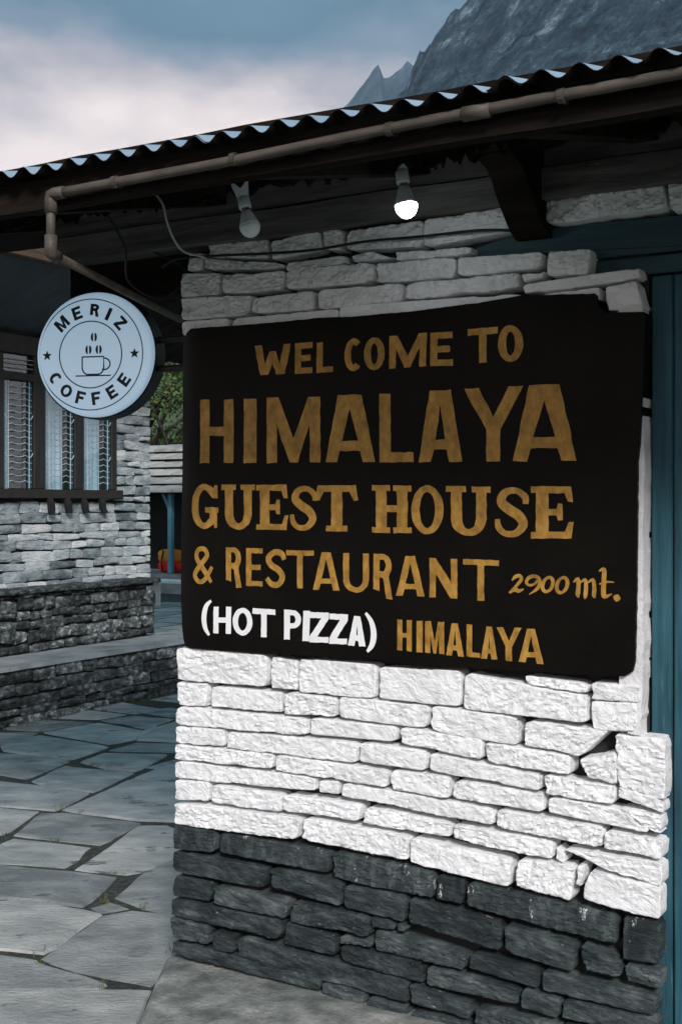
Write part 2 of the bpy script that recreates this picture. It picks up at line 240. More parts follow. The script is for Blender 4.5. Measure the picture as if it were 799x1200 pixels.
SLABS = [
[(-3.135,-0.464),(-2.571,-0.126),(-2.523,-0.218),(-2.317,-0.561),(-2.749,-0.813)],
[(-3.438,-0.214),(-3.09,-0.126),(-3.048,-0.143),(-2.862,-0.155),(-2.726,-0.171),(-2.713,-0.196),(-3.146,-0.454)],
[(-3.068,-0.105),(-3.191,0.351),(-3.132,0.448),(-2.938,0.506),(-2.694,0.19),(-2.581,-0.095),(-2.885,-0.129)],
[(-3.924,0.184),(-3.671,0.286),(-3.482,0.348),(-3.214,0.362),(-3.098,-0.054),(-3.273,-0.103),(-3.504,-0.178)],
[(-3.296,0.395),(-3.285,0.489),(-3.162,0.481),(-3.207,0.37)],
[(-3.293,0.514),(-3.407,0.794),(-3.429,1.089),(-3.342,1.103),(-2.889,0.507),(-3.107,0.495)],
[(-4.304,0.52),(-4.023,0.629),(-3.719,0.706),(-3.472,0.756),(-3.328,0.402),(-3.538,0.364),(-3.688,0.302),(-3.95,0.206)],
[(-3.684,0.748),(-3.939,1.482),(-3.768,1.621),(-3.436,1.188),(-3.421,0.879),(-3.45,0.811)],
[(-4.461,0.813),(-4.265,0.866),(-4.301,0.983),(-3.863,1.075),(-3.746,0.76),(-4.055,0.66),(-4.265,0.602)],
[(-4.326,1.021),(-4.509,1.384),(-4.415,1.457),(-3.955,1.501),(-3.858,1.113),(-4.069,1.066)],
[(-5.073,1.254),(-4.775,1.364),(-4.56,1.422),(-4.383,1.014),(-4.694,0.914)],
[(-5.554,1.725),(-5.229,1.807),(-5.009,1.846),(-4.605,1.853),(-4.489,1.488),(-4.816,1.404),(-5.115,1.327)],
[(-4.46,1.504),(-4.613,2.242),(-4.269,2.277),(-3.783,1.641),(-3.999,1.544)],
[(-5.071,1.914),(-5.2,2.302),(-4.727,2.379),(-4.599,1.898),(-4.813,1.844)],
[(-4.634,2.284),(-4.696,2.68),(-4.578,2.68),(-4.293,2.307)],
[(-6.119,2.342),(-5.831,2.396),(-5.481,2.489),(-5.284,2.433),(-5.147,1.947),(-5.378,1.953),(-5.648,1.908)],
[(-5.19,2.453),(-5.252,2.714),(-4.883,2.892),(-4.741,2.42),(-4.933,2.39)],
[(-5.289,2.806),(-5.318,3.115),(-5.01,3.244),(-4.829,3.007)],
[(-5.99,2.573),(-6.042,2.957),(-5.37,2.894),(-5.299,2.477),(-5.851,2.46)],
[(-6.089,3.061),(-6.026,3.538),(-5.545,3.467),(-5.387,3.199),(-5.419,2.975)],
[(-6.081,3.629),(-6.012,3.923),(-5.652,3.953),(-5.551,3.532)],
[(-5.492,3.498),(-5.527,3.828),(-5.396,3.809),(-5.012,3.303),(-5.343,3.173)],
[(-6.452,2.718),(-6.384,2.911),(-6.137,3.055),(-5.961,2.66),(-6.053,2.477)],
[(-6.463,3.012),(-6.47,3.452),(-6.07,3.561),(-6.135,3.09)],
[(-6.5,3.51),(-6.502,3.932),(-6.074,3.939),(-6.12,3.656)],
[(-6.517,3.992),(-6.472,4.318),(-5.971,4.241),(-6.039,3.986)],
[(-6.067,4.049),(-5.996,4.337),(-5.694,4.266),(-5.69,4.007)]]
LINTEL = [(-1.4673,2.3639),(-1.4109,2.3778),(-1.3527,2.3862),(-1.2955,2.3921),(-1.2444,2.3961),(-1.1001,2.3964),(-0.8673,2.3902),(-0.7755,2.3884),(-0.7755,2.303),(-0.8673,2.3105),(-1.0041,2.318),(-1.1245,2.3235),(-1.2494,2.3291),(-1.3527,2.3324),(-1.4645,2.3338)]


# ------------------------------------------------------------------ materials
MATS = {}
def mat(name, cols, scale=6, rough=.85, stretch=(1, 1, 1), rot=(0, 0, 0), detail=6, bump=0, bscale=40, bdist=.01, spec=.35, metal=0, rand=0, emit=None, nrough=.6, contrast=(.3, .7), fleck=None, bstretch=None):
    m = bpy.data.materials.new(name); m.use_nodes = True; MATS[name] = m
    t = m.node_tree; b = t.nodes['Principled BSDF']
    def n(ty, **k):
        q = t.nodes.new(ty)
        for a_, v in k.items(): setattr(q, a_, v)
        return q
    tc = n('ShaderNodeTexCoord'); mp = n('ShaderNodeMapping', vector_type='TEXTURE'); mp.inputs['Scale'].default_value = [1 / q_ for q_ in stretch]; mp.inputs['Rotation'].default_value = rot
    t.links.new(tc.outputs['Object'], mp.inputs[0])
    oi = n('ShaderNodeObjectInfo')
    ns = n('ShaderNodeTexNoise', noise_dimensions='4D'); ns.inputs['Scale'].default_value = scale; ns.inputs['Detail'].default_value = detail; ns.inputs['Roughness'].default_value = nrough
    t.links.new(mp.outputs[0], ns.inputs['Vector'])
    wm = n('ShaderNodeMath', operation='MULTIPLY'); wm.inputs[1].default_value = 37.0; t.links.new(oi.outputs['Random'], wm.inputs[0]); t.links.new(wm.outputs[0], ns.inputs['W'])
    rp = n('ShaderNodeValToRGB'); el = rp.color_ramp.elements
    k = len(cols); lo, hi = contrast
    el[0].position = lo; el[0].color = (*cols[0], 1); el[1].position = hi; el[1].color = (*cols[-1], 1)
    for i in range(1, k - 1):
        q = el.new(lo + (hi - lo) * i / (k - 1)); q.color = (*cols[i], 1)
    src = ns.outputs[0]
    if rand:
        ad = n('ShaderNodeMath', operation='MULTIPLY_ADD'); ad.inputs[1].default_value = rand; t.links.new(oi.outputs['Random'], ad.inputs[0])
        sb = n('ShaderNodeMath', operation='SUBTRACT'); sb.inputs[1].default_value = rand / 2; t.links.new(src, sb.inputs[0]); t.links.new(sb.outputs[0], ad.inputs[2]); src = ad.outputs[0]
    t.links.new(src, rp.inputs[0]); col = rp.outputs[0]
    if fleck:
        fc, fs, fth = fleck
        fn = n('ShaderNodeTexNoise'); fn.inputs['Scale'].default_value = fs; fn.inputs['Detail'].default_value = 5; fn.inputs['Roughness'].default_value = .7; t.links.new(mp.outputs[0], fn.inputs['Vector'])
        mr = n('ShaderNodeMapRange'); mr.inputs['From Min'].default_value = fth; mr.inputs['From Max'].default_value = fth + .05; t.links.new(fn.outputs[0], mr.inputs[0])
        mm = n('ShaderNodeMix', data_type='RGBA'); mm.inputs['B'].default_value = (*fc, 1); t.links.new(mr.outputs[0], mm.inputs['Factor']); t.links.new(col, mm.inputs['A']); col = mm.outputs['Result']
    t.links.new(col, b.inputs['Base Color'])
    b.inputs['Roughness'].default_value = rough; b.inputs['Specular IOR Level'].default_value = spec; b.inputs['Metallic'].default_value = metal
    if bump:
        mp2 = n('ShaderNodeMapping', vector_type='TEXTURE'); mp2.inputs['Scale'].default_value = [1 / q_ for q_ in (bstretch or stretch)]; mp2.inputs['Rotation'].default_value = rot; t.links.new(tc.outputs['Object'], mp2.inputs[0])
        bn = n('ShaderNodeTexNoise', noise_dimensions='4D'); bn.inputs['Scale'].default_value = bscale; bn.inputs['Detail'].default_value = 8; bn.inputs['Roughness'].default_value = .65; bn.inputs['Distortion'].default_value = .6
        t.links.new(mp2.outputs[0], bn.inputs['Vector']); t.links.new(wm.outputs[0], bn.inputs['W'])
        bp = n('ShaderNodeBump'); bp.inputs['Strength'].default_value = bump; bp.inputs['Distance'].default_value = bdist
        t.links.new(bn.outputs[0], bp.inputs['Height']); t.links.new(bp.outputs[0], b.inputs['Normal'])
    if emit:
        b.inputs['Emission Color'].default_value = (*emit[0], 1); b.inputs['Emission Strength'].default_value = emit[1]
    return m
M_WHITE = mat('white_painted_stone', [(.74, .73, .73), (.84, .83, .83), (.86, .85, .85)], 7, .8, bump=1.0, bscale=17, bdist=.017, bstretch=(1, 1, 1.7), rot=(0, R(24), 0), fleck=((.66, .655, .65), 24, .60))
M_DARK = mat('dark_slate_stone', [(.014, .020, .022), (.032, .043, .046), (.066, .082, .085), (.15, .165, .16)], 12, .75, stretch=(1, 1, 3.6), rot=(0, R(8), 0), bump=1.0, bscale=18, bdist=.020, bstretch=(1, 1, 3), rand=.16, contrast=(.34, .72), fleck=((.34, .35, .35), 30, .655))
M_DRIP = mat('dark_stone_with_white_paint_drips', [(.014, .020, .022), (.032, .043, .046), (.066, .082, .085), (.15, .165, .16)], 12, .75, stretch=(2.2, 1, .8), bump=1.0, bscale=18, bdist=.020, bstretch=(1, 1, 3), rand=.16, contrast=(.34, .72), fleck=((.72, .72, .72), 13, .63))
M_CORE = mat('dark_mortar', [(.012, .012, .012), (.03, .03, .03)], 20)
M_PLASTER = mat('white_plaster', [(.62, .61, .61), (.80, .79, .79)], 14, .85, bump=.8, bscale=40, bdist=.01)
M_BLACK = mat('black_sign_paint', [(.0035, .003, .0025), (.007, .0055, .004)], 5, .42, bump=.25, bscale=60, bdist=.004, spec=.07, fleck=((.10, .09, .07), 70, .79))
M_GOLD = mat('gold_sign_paint', [(.15, .08, .014), (.35, .178, .029), (.53, .295, .064)], 34, .55, stretch=(1.3, 1, .9), detail=10, bump=.25, bscale=90, bdist=.003, contrast=(.25, .75))
M_WPAINT = mat('white_sign_paint', [(.74, .73, .73), (.82, .82, .82)], 20, .6)
M_HSTONE = mat('grey_ledge_stone', [(.10, .125, .135), (.30, .345, .36), (.52, .56, .57), (.76, .75, .73)], 7, .85, stretch=(1, 1, 2.5), bump=1.0, bscale=26, bdist=.03, rand=.40, contrast=(.22, .78))
M_MOSS = mat('weathered_wall_stone', [(.015, .018, .018), (.05, .058, .058), (.15, .165, .165), (.55, .57, .55)], 17, .9, stretch=(1, 1, 1.6), bump=1.0, bscale=26, bdist=.03, rand=.2, contrast=(.36, .74))
M_CAP = mat('ledge_slab_stone', [(.13, .15, .155), (.24, .26, .265), (.33, .35, .35)], 5, .8, bump=.5, bscale=22, bdist=.012)
M_PAVE = mat('paving_stone', [(.16, .17, .168), (.265, .27, .262), (.36, .355, .34), (.48, .46, .43)], 4.5, .75, stretch=(1, 1.8, 1), rot=(0, 0, R(35)), bump=1.0, bscale=34, bdist=.016, rand=.30, contrast=(.30, .74), spec=.4, fleck=((.13, .135, .13), 3.4, .60))
M_SOIL = mat('joint_soil', [(.015, .017, .014), (.045, .047, .038), (.10, .10, .09)], 40, .95, bump=1.0, bscale=60, bdist=.02)
M_CONC = mat('worn_concrete', [(.09, .10, .095), (.18, .19, .175), (.30, .30, .275), (.50, .48, .44)], 9, .9, detail=12, bump=1.0, bscale=60, bdist=.014, contrast=(.34, .70))
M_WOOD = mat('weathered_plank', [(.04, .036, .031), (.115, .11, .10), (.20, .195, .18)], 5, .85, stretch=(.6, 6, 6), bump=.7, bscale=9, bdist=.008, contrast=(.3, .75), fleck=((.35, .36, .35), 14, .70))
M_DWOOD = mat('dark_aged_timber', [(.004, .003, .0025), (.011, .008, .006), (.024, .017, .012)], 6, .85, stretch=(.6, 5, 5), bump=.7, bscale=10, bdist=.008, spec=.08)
M_BEAM = mat('brown_timber', [(.05, .03, .02), (.11, .075, .05)], 6, .85, stretch=(5, .6, 5), bump=.5, bscale=10)
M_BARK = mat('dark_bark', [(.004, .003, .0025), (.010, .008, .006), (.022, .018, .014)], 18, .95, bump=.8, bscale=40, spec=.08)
M_ZINC = mat('zinc_sheet_top', [(.16, .22, .28), (.28, .35, .42)], 4, .5, metal=.2, spec=.5)
M_DSHEET = mat('dark_sheet_underside', [(.006, .005, .004), (.018, .014, .011)], 6, .8, spec=.08)  # near-black brown, far darker than the zinc top
M_BSHEET = mat('blue_grey_sheet', [(.035, .05, .058), (.07, .095, .105)], 5, .6)
M_PVC = mat('aged_pvc', [(.03, .024, .018), (.07, .058, .046), (.12, .103, .083)], 12, .6, stretch=(.5, 2, 2), contrast=(.3, .7), fleck=((.08, .05, .035), 40, .68))
M_TEAL = mat('teal_door_paint', [(.010, .046, .066), (.018, .078, .106), (.030, .108, .14)], 7, .6, stretch=(6, 6, .4), bump=.6, bscale=12, bdist=.005, contrast=(.36, .66), fleck=((.05, .13, .16), 6, .64))
M_TEALD = mat('dark_teal_paint', [(.018, .045, .060), (.036, .085, .105)], 7, .65, stretch=(.5, 6, 6), bump=.3, bscale=12, bdist=.004)
M_BLUE = mat('light_blue_paint', [(.06, .20, .30), (.10, .28, .38)], 6, .6)
M_FRAME = mat('dark_window_wood', [(.010, .009, .008), (.03, .026, .023)], 6, .6, stretch=(4, 4, .6))
M_IRON = mat('black_iron', [(.008, .008, .008), (.02, .02, .02)], 10, .55)
M_BARS = mat('grille_paint', [(.30, .36, .38), (.45, .50, .52)], 10, .5)
M_CURT = mat('pale_curtain', [(.62, .72, .78), (.82, .87, .90)], 4, .9)
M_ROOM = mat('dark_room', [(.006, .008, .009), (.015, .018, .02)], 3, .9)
M_SIGNRIM = mat('black_sign_rim', [(.006, .006, .006), (.012, .011, .011)], 6, .5)
M_FACE = mat('acrylic_sign_face', [(.50, .66, .80), (.56, .70, .82)], 3, .3, emit=((.55, .78, 1.0), .13), spec=.4)
M_INK = mat('black_print', [(.01, .015, .02), (.02, .025, .03)], 10, .6)
M_BULBW = mat('white_plastic', [(.62, .66, .68), (.72, .76, .78)], 10, .45)
M_DOMEOFF = mat('frosted_dome_unlit', [(.80, .84, .85), (.84, .88, .89)], 5, .35)
M_DOMEON = mat('frosted_dome_lit', [(.8, .8, .8), (.85, .85, .85)], 5, .4, emit=((.84, .96, 1.0), 9.0))
M_METAL = mat('lamp_cap_metal', [(.3, .3, .3), (.5, .5, .5)], 10, .3, metal=1)
M_CABLE = mat('black_cable', [(.008, .008, .008), (.014, .014, .014)], 10, .6)
M_WIRE = mat('pale_wire', [(.35, .33, .30), (.5, .48, .45)], 10, .6)
M_SLATE = mat('roof_slate', [(.19, .18, .17), (.31, .295, .275), (.42, .40, .37)], 5, .8, bump=.5, bscale=20, rand=.25)
M_ORANGE = mat('orange_fabric', [(.45, .17, .02), (.62, .27, .04)], 12, .8)
M_RED = mat('red_fabric', [(.50, .015, .015), (.68, .03, .02)], 12, .8)
M_BENCH = mat('white_bench_paint', [(.55, .58, .58), (.70, .72, .72)], 8, .6)
M_LEAF = mat('foliage', [(.022, .05, .012), (.05, .095, .022), (.10, .14, .04)], 1.3, .7, rand=.1)
M_TRUNK = mat('bark', [(.03, .024, .018), (.08, .065, .05)], 8, .9)
M_GROUND = mat('ground_earth', [(.10, .105, .08), (.20, .19, .16)], .4, .95)
M_HILL = mat('green_hillside', [(.02, .035, .014), (.05, .075, .028), (.085, .10, .05)], .25, .95, bump=.6, bscale=2)

# ------------------------------------------------------------------ object helpers
WL = {}
def put(o, parent):
    COL.objects.link(o)
    if parent is not None:
        o.parent = parent; o.matrix_parent_inverse = Matrix.Translation(-WL.get(parent.name, Vector((0, 0, 0))))
def mesh(name, vs, fs, m, parent=None, smooth=False):
    me = bpy.data.meshes.new(name); me.from_pydata([tuple(v) for v in vs], [], fs); me.validate(); me.update()
    for mm in (m if isinstance(m, (list, tuple)) else [m]): me.materials.append(mm)
    if smooth: me.polygons.foreach_set('use_smooth', [True] * len(me.polygons))
    o = bpy.data.objects.new(name, me); put(o, parent); return o
def thing(name, loc, label, cat, group=None):
    o = bpy.data.objects.new(name, None); o.empty_display_size = .1; o.location = loc; COL.objects.link(o)
    WL[o.name] = Vector(loc); return tag(o, label, cat, group)
def tag(o, label, cat, group=None):
    o['label'] = label; o['category'] = cat
    if group: o['group'] = group
    return o
def struct(o, kind='structure', label=None):
    o['kind'] = kind
    if label: o['label'] = label
    return o
class MB:
    def __init__(s): s.v = []; s.f = []
    def add(s, vs, fs):
        n = len(s.v); s.v += [tuple(v) for v in vs]; s.f += [tuple(i + n for i in f) for f in fs]; return s
    def box(s, a, b):
        x0, y0, z0 = a; x1, y1, z1 = b
        return s.add([(x0, y0, z0), (x1, y0, z0), (x1, y1, z0), (x0, y1, z0), (x0, y0, z1), (x1, y0, z1), (x1, y1, z1), (x0, y1, z1)],
                     [(0, 3, 2, 1), (4, 5, 6, 7), (0, 1, 5, 4), (1, 2, 6, 5), (2, 3, 7, 6), (3, 0, 4, 7)])
    def bbox(s, a, b, r=.006):            # box with chamfered edges
        cx = [(a[i] + b[i]) / 2 for i in range(3)]; h = [abs(b[i] - a[i]) / 2 for i in range(3)]
        r = min(r, .45 * min(h)); vs = []; idx = {}
        for sx in (-1, 1):
            for sy in (-1, 1):
                for sz in (-1, 1):
                    for ax in range(3):
                        p = [sx * (h[0] - (ax != 0) * r), sy * (h[1] - (ax != 1) * r), sz * (h[2] - (ax != 2) * r)]
                        idx[(sx, sy, sz, ax)] = len(vs); vs.append([cx[i] + p[i] for i in range(3)])
        fs = []
        for ax in range(3):
            o = [i for i in range(3) if i != ax]
            for sg in (-1, 1):
                ring = []
                for q in ((-1, -1), (1, -1), (1, 1), (-1, 1)):
                    k = [0, 0, 0]; k[ax] = sg; k[o[0]] = q[0]; k[o[1]] = q[1]; ring.append(idx[(*k, ax)])
                fs.append(tuple(ring))
        for ax in range(3):               # edges along ax
            o = [i for i in range(3) if i != ax]
            for q in ((-1, -1), (1, -1), (1, 1), (-1, 1)):
                k0 = [0, 0, 0]; k0[ax] = -1; k0[o[0]] = q[0]; k0[o[1]] = q[1]; k1 = k0[:]; k1[ax] = 1
                fs.append((idx[(*k0, o[0])], idx[(*k1, o[0])], idx[(*k1, o[1])], idx[(*k0, o[1])]))
        for sx in (-1, 1):
            for sy in (-1, 1):
                for sz in (-1, 1): fs.append(tuple(idx[(sx, sy, sz, ax)] for ax in range(3)))
        return s.add(vs, fs)
    def tube(s, pts, r, n=10, cap=True):
        pts = [Vector(p) for p in pts]; rs = r if isinstance(r, (list, tuple)) else [r] * len(pts)
        vs = []; ref = None
        for i, p in enumerate(pts):
            d = (pts[min(i + 1, len(pts) - 1)] - pts[max(i - 1, 0)]).normalized()
            if ref is None: ref = Vector((0, 0, 1)) if abs(d.z) < .9 else Vector((1, 0, 0))
            u = (ref - d * ref.dot(d)).normalized(); ref = u; v = d.cross(u)
            for k in range(n):
                t = k * math.tau / n; vs.append(p + (u * math.cos(t) + v * math.sin(t)) * rs[i])
        fs = [(i * n + k, i * n + (k + 1) % n, (i + 1) * n + (k + 1) % n, (i + 1) * n + k) for i in range(len(pts) - 1) for k in range(n)]
        if cap: fs += [tuple(range(n))[::-1], tuple(range((len(pts) - 1) * n, len(pts) * n))]
        return s.add(vs, fs)
    def lathe(s, base, axis, prof, n=20):  # prof: (distance along axis, radius)
        axis = Vector(axis).normalized(); b = Vector(base)
        return s.tube([b + axis * h for h, r in prof], [max(r, 1e-4) for h, r in prof], n)
    def prism(s, poly, f0, f1):            # poly 2D, f0/f1 map 2D -> 3D
        n = len(poly); vs = [f0(*p) for p in poly] + [f1(*p) for p in poly]
        tri = tessellate_polygon([[Vector((p[0], p[1], 0)) for p in poly]])
        fs = [tuple(t) for t in tri] + [tuple(i + n for i in t[::-1]) for t in tri] + [(i, (i + 1) % n, (i + 1) % n + n, i + n) for i in range(n)]
        return s.add(vs, fs)
    def build(s, name, m, parent=None, smooth=False): return mesh(name, s.v, s.f, m, parent, smooth)

def lerp(a, b, t): return a + (b - a) * t
def nz(x, y, z): return noise.noise(Vector((x, y, z)))

def stone_mesh(q, seed, mapf, step=.008, relief=.011, proud=.03, back=.10, gap=.0025, rnd=.017, ang=.4, jit=.003):
    """rough-faced block from a wall-plane quad (TL, TR, BR, BL); mapf(a, z, out) -> world"""
    tl, tr, br, bl = [Vector(p) for p in q]
    wd = ((tr - tl).length + (br - bl).length) / 2; ht = ((tl - bl).length + (tr - br).length) / 2
    def spaced(L):
        n = max(4, int(L / step)); e = min(.0015 / L, .05); m_ = min(.0045 / L, .14)
        return [0, e, m_] + [lerp(m_, 1 - m_, i / n) for i in range(1, n)] + [1 - m_, 1 - e, 1]
    us = spaced(wd); vv = spaced(ht); ox = seed * 7.31; cj = random.Random(seed)
    tl, tr, br, bl = [p + Vector((cj.uniform(-1, 1), cj.uniform(-1, 1))) * jit for p in (tl, tr, br, bl)]
    base = proud * (1 + .12 * nz(seed * 3.7, 1.1, 0)); tx = nz(seed * 1.9, 5, 0) * .03; tz = nz(seed * 2.3, 9, 0) * .06
    vs = []
    for j, v in enumerate(vv):
        for i, u in enumerate(us):
            a = lerp(lerp(tl, tr, u), lerp(bl, br, u), v)
            du = min(u, 1 - u) * wd; dv = min(v, 1 - v) * ht
            cu = (u - .5) * 2; cv = (v - .5) * 2
            cen = (tl + tr + br + bl) / 4
            pull = gap + .007 * (abs(cu) ** 14) * (abs(cv) ** 6)
            dirx = -cu; dirz = cv
            wob = .0055 * nz(a.x * 14 + ox, a.y * 14, 3.3) + .003 * nz(a.x * 5 + ox, a.y * 30, 9) + .0035 * nz(a.x * 45 + ox, a.y * 45, 7.7)
            ea = max(0, 1 - du / .02); ez = max(0, 1 - dv / .02)
            x = a.x + (math.copysign(1, -cu) * (pull + .0018 + max(0, wob) * 1.4) * ea if ea else 0) + wob * .3
            z = a.y + (math.copysign(1, cv) * (pull + max(0, wob)) * ez if ez else 0)
            er = min(du, dv); rr = rnd * (1 + .6 * nz(a.x * 9 + ox, a.y * 9, 2))
            prof = math.sqrt(max(0, 1 - (1 - min(er / rr, 1)) ** 2))
            ca, sa = math.cos(ang), math.sin(ang); p1 = a.x * ca + a.y * sa; p2 = -a.x * sa + a.y * ca
            n_ = relief * (.35 * nz(p1 * 7 + ox, p2 * 16, 0) + .45 * (.5 - abs(nz(p1 * 14 + ox, p2 * 34, 4))) + .55 * (.5 - abs(nz(p1 * 32 + ox, p2 * 75, 8))) + .30 * nz(p1 * 90 + ox, p2 * 150, 2))
            o = (base + n_ + tx * (u - .5) * wd - tz * (v - .5) * ht) * (.50 + .50 * prof)
            vs.append(mapf(x, z, o))
    W, H = len(us), len(vv)
    fs = [(j * W + i, j * W + i + 1, (j + 1) * W + i + 1, (j + 1) * W + i)[::-1] for j in range(H - 1) for i in range(W - 1)]
    ring = [i for i in range(W)] + [j * W + W - 1 for j in range(1, H)] + [(H - 1) * W + i for i in range(W - 2, -1, -1)] + [j * W for j in range(H - 2, 0, -1)]
    n0 = len(vs)
    c = mapf(0, 0, 0); d = (mapf(0, 0, -back) - c)
    for k in ring: vs.append(Vector(vs[k]) + d)
    m = len(ring)
    fs += [(ring[k], ring[(k + 1) % m], n0 + (k + 1) % m, n0 + k) for k in range(m)]
    return vs, fs
def stone(q, seed, mapf, m, parent, **kw):
    vs, fs = stone_mesh(q, seed, mapf, **kw); o = mesh('stone', vs, fs, m, parent, smooth=True); o.data.set_sharp_from_angle(angle=R(26)); return o

# ------------------------------------------------------------------ ground, pavement, mountains
g = mesh('ground', [(-9000, -9000, -.02), (9000, -9000, -.02), (9000, 9000, -.02), (-9000, 9000, -.02)], [(0, 1, 2, 3)], M_GROUND); struct(g)
pave = mesh('pavement', [(-11, -4.5, .022), (3, -4.5, .022), (3, 6.5, .022), (-9, 16, .022), (-18, 16, .022), (-12, 6, .022)], [(0, 1, 2, 3, 4, 5)], M_SOIL); struct(pave)
def slab(poly, top=.03, seed=0):
    pts = [Vector((p[0], p[1], 0)) for p in poly]; c = sum(pts, Vector()) / len(pts)
    ring = []
    for i, p in enumerate(pts):                      # split the edges so that they can wander
        q = pts[(i + 1) % len(pts)]; L = (q - p).length; k = max(1, int(L / .06))
        for j in range(k):
            r = p.lerp(q, j / k); d = (q - p).normalized(); nn = Vector((-d.y, d.x, 0))
            wv = .006 * nz(r.x * 9, r.y * 9, seed) + .004 * nz(r.x * 30, r.y * 30, seed + 3)
            r = r + nn * .0135
            ring.append(r + nn * wv)
    n = len(ring); tx = random.uniform(-.006, .006); ty = random.uniform(-.006, .006)
    def lv(inset, z):
        o = []
        for r in ring:
            d = c - r; L = d.length; p = r + d.normalized() * min(inset, L * .4)
            o.append((p.x, p.y, z + (p.x - c.x) * tx + (p.y - c.y) * ty + .0035 * nz(p.x * 4, p.y * 4, seed)))
        return o
    vs = lv(0, -.01) + lv(.002, top - .012) + lv(.012, top - .002) + lv(.04, top) 
    fs = []
    for L in range(3):
        fs += [(L * n + i, L * n + (i + 1) % n, (L + 1) * n + (i + 1) % n, (L + 1) * n + i) for i in range(n)]
    fs += [tuple(3 * n + k for k in t) for t in tessellate_polygon([[Vector((v[0], v[1], 0)) for v in vs[3 * n:]]])]
    o = mesh('paving_slab', vs, fs, M_PAVE, pave, smooth=False)
    return o
for i, s in enumerate(SLABS): slab(s, .03 + random.uniform(-.006, .006), i * 5.1)
fwd = Vector((-math.sin(YAW), math.cos(YAW), 0)); rgt = Vector((math.cos(YAW), math.sin(YAW), 0))
def cam_uv(x, y):
    d = Vector((x, y, 0)) - Vector((CAM.x, CAM.y, 0)); return d.dot(rgt) / max(.1, d.dot(fwd)) * 1443 + 399.5, d.dot(fwd)
rows = 0
yy = -3.2
while yy < 12.5:                                      # plainer slabs beside and beyond the ones that show large
    hh = random.uniform(.55, .8); xx = -6.4 if yy < 5.4 else -12.5
    while xx < -2.7:
        ww = random.uniform(.6, 1.0); u, dep = cam_uv(xx + ww / 2, yy + hh / 2)
        if (u < -95 and dep > 1.5) or (yy > 5.2 and -60 < u - 195 < 90 and dep > 8.6) or (u > 236 and yy > .1):
            j = lambda: random.uniform(-.03, .03)
            slab([(xx + j(), yy + j()), (xx + ww - .02 + j(), yy + j()), (xx + ww - .02 + j(), yy + hh - .02 + j()), (xx + j(), yy + hh - .02 + j())], .026, xx * 3 + yy)
        xx += ww
    yy += hh
# plinth in front of the guest house wall
pl = MB(); poly = [(-2.60, .16), (-2.60, -.02), (-2.50, -.20), (-2.33, -.50), (-2.12, -.92), (-1.9, -1.5), (2.2, -1.5), (2.2, .16)]
n = len(poly)
def ins(d):
    c = Vector((0, -.5)); return [(p[0] + (d if p[0] < 0 else -d), p[1] + (d if p[1] < -.6 else 0)) for p in poly]
vs = [(*p, -.01) for p in poly] + [(*p, .085) for p in ins(.012)] + [(*p, .10) for p in ins(.03)]
plo = mesh('plinth', vs, [(L * n + i, L * n + (i + 1) % n, (L + 1) * n + (i + 1) % n, (L + 1) * n + i) for L in range(2) for i in range(n)] + [tuple(range(2 * n, 3 * n))], M_CONC); struct(plo)

def far(u, depth): return CAM + fwd * depth + rgt * (u - 399.5) / 1443 * depth
# near mountain: steep wooded flank
def fbm(x, y, z=0, o=6): 
    s = 0; a = 1; f = 1
    for _ in range(o): s += a * nz(x * f, y * f, z + f); a *= .5; f *= 2.03
    return s
apex = far(944, 1500); AH = 1140.0
NX = 440; vs = []; fs = []
for j in range(NX + 1):
    th = lerp(R(120), R(330), j / NX) + YAW               # only the half that faces the valley
    for i in range(NX // 2 + 1):
        r = 900 * (i / (NX // 2)) ** 1.0
        x = apex.x + r * math.cos(th); y = apex.y + r * math.sin(th)
        rid = 1 - abs(fbm(x * .004, y * .004, 3, 4))
        h = AH - r * 1.36 + 46 * fbm(x * .006, y * .006, 0, 7) + 55 * (rid - .7) + 9 * nz(x * .09, y * .09, 1) + 9 * abs(nz(x * .16, y * .16, 2)) + 5 * nz(x * .4, y * .4, 2)
        vs.append((x, y, max(h, -30)))
W = NX // 2 + 1
fs = [(j * W + i, j * W + i + 1, (j + 1) * W + i + 1, (j + 1) * W + i)[::-1] for j in range(NX) for i in range(W - 1)]
M_MTN = mat('hazed_wooded_rock_flank', [(.004, .016, .028), (.026, .058, .086), (.085, .135, .175), (.42, .50, .58)], .055, .95, stretch=(.40, 1, 1), rot=(0, R(-38), YAW), detail=14, nrough=.78, bump=1.0, bscale=.085, bdist=40, contrast=(.39, .64), bstretch=(.45, 1, 1))  # blue haze of the distance is put into these rock colours
mt = mesh('mountain', vs, fs, M_MTN, None, True); struct(mt)
# far snow-streaked peaks
ridge = [(200, 260), (300, 200), (380, 140), (405, 124), (425, 103), (434, 90), (443, 77), (449, 90), (456, 86), (466, 78), (477, 67), (488, 76), (500, 72), (540, 100), (640, 160)]
DP = 4500.0; vs = []; fs = []; NS = 200; NTT = 60
def rz(u):
    for (a, b), (c, d) in zip(ridge, ridge[1:]):
        if a <= u <= c: return lerp(b, d, (u - a) / (c - a))
    return 300
for j in range(NTT + 1):
    t = lerp(-1300, 500, j / NTT)
    for i in range(NS + 1):
        u = lerp(300, 560, i / NS); p = far(u, DP) + fwd * t
        top = (590 - rz(u)) / 1443 * DP
        k = min(1, abs(t) / 500)
        h = top - abs(t) * 1.05 + (160 * k + 34) * fbm(p.x * .004, p.y * .004, 5, 6) + 90 * k * (1 - abs(nz(p.x * .006, p.y * .002, 7)) * 2)
        vs.append((p.x, p.y, h + CAM.z))
fs = [(j * (NS + 1) + i, j * (NS + 1) + i + 1, (j + 1) * (NS + 1) + i + 1, (j + 1) * (NS + 1) + i) for j in range(NTT) for i in range(NS)]
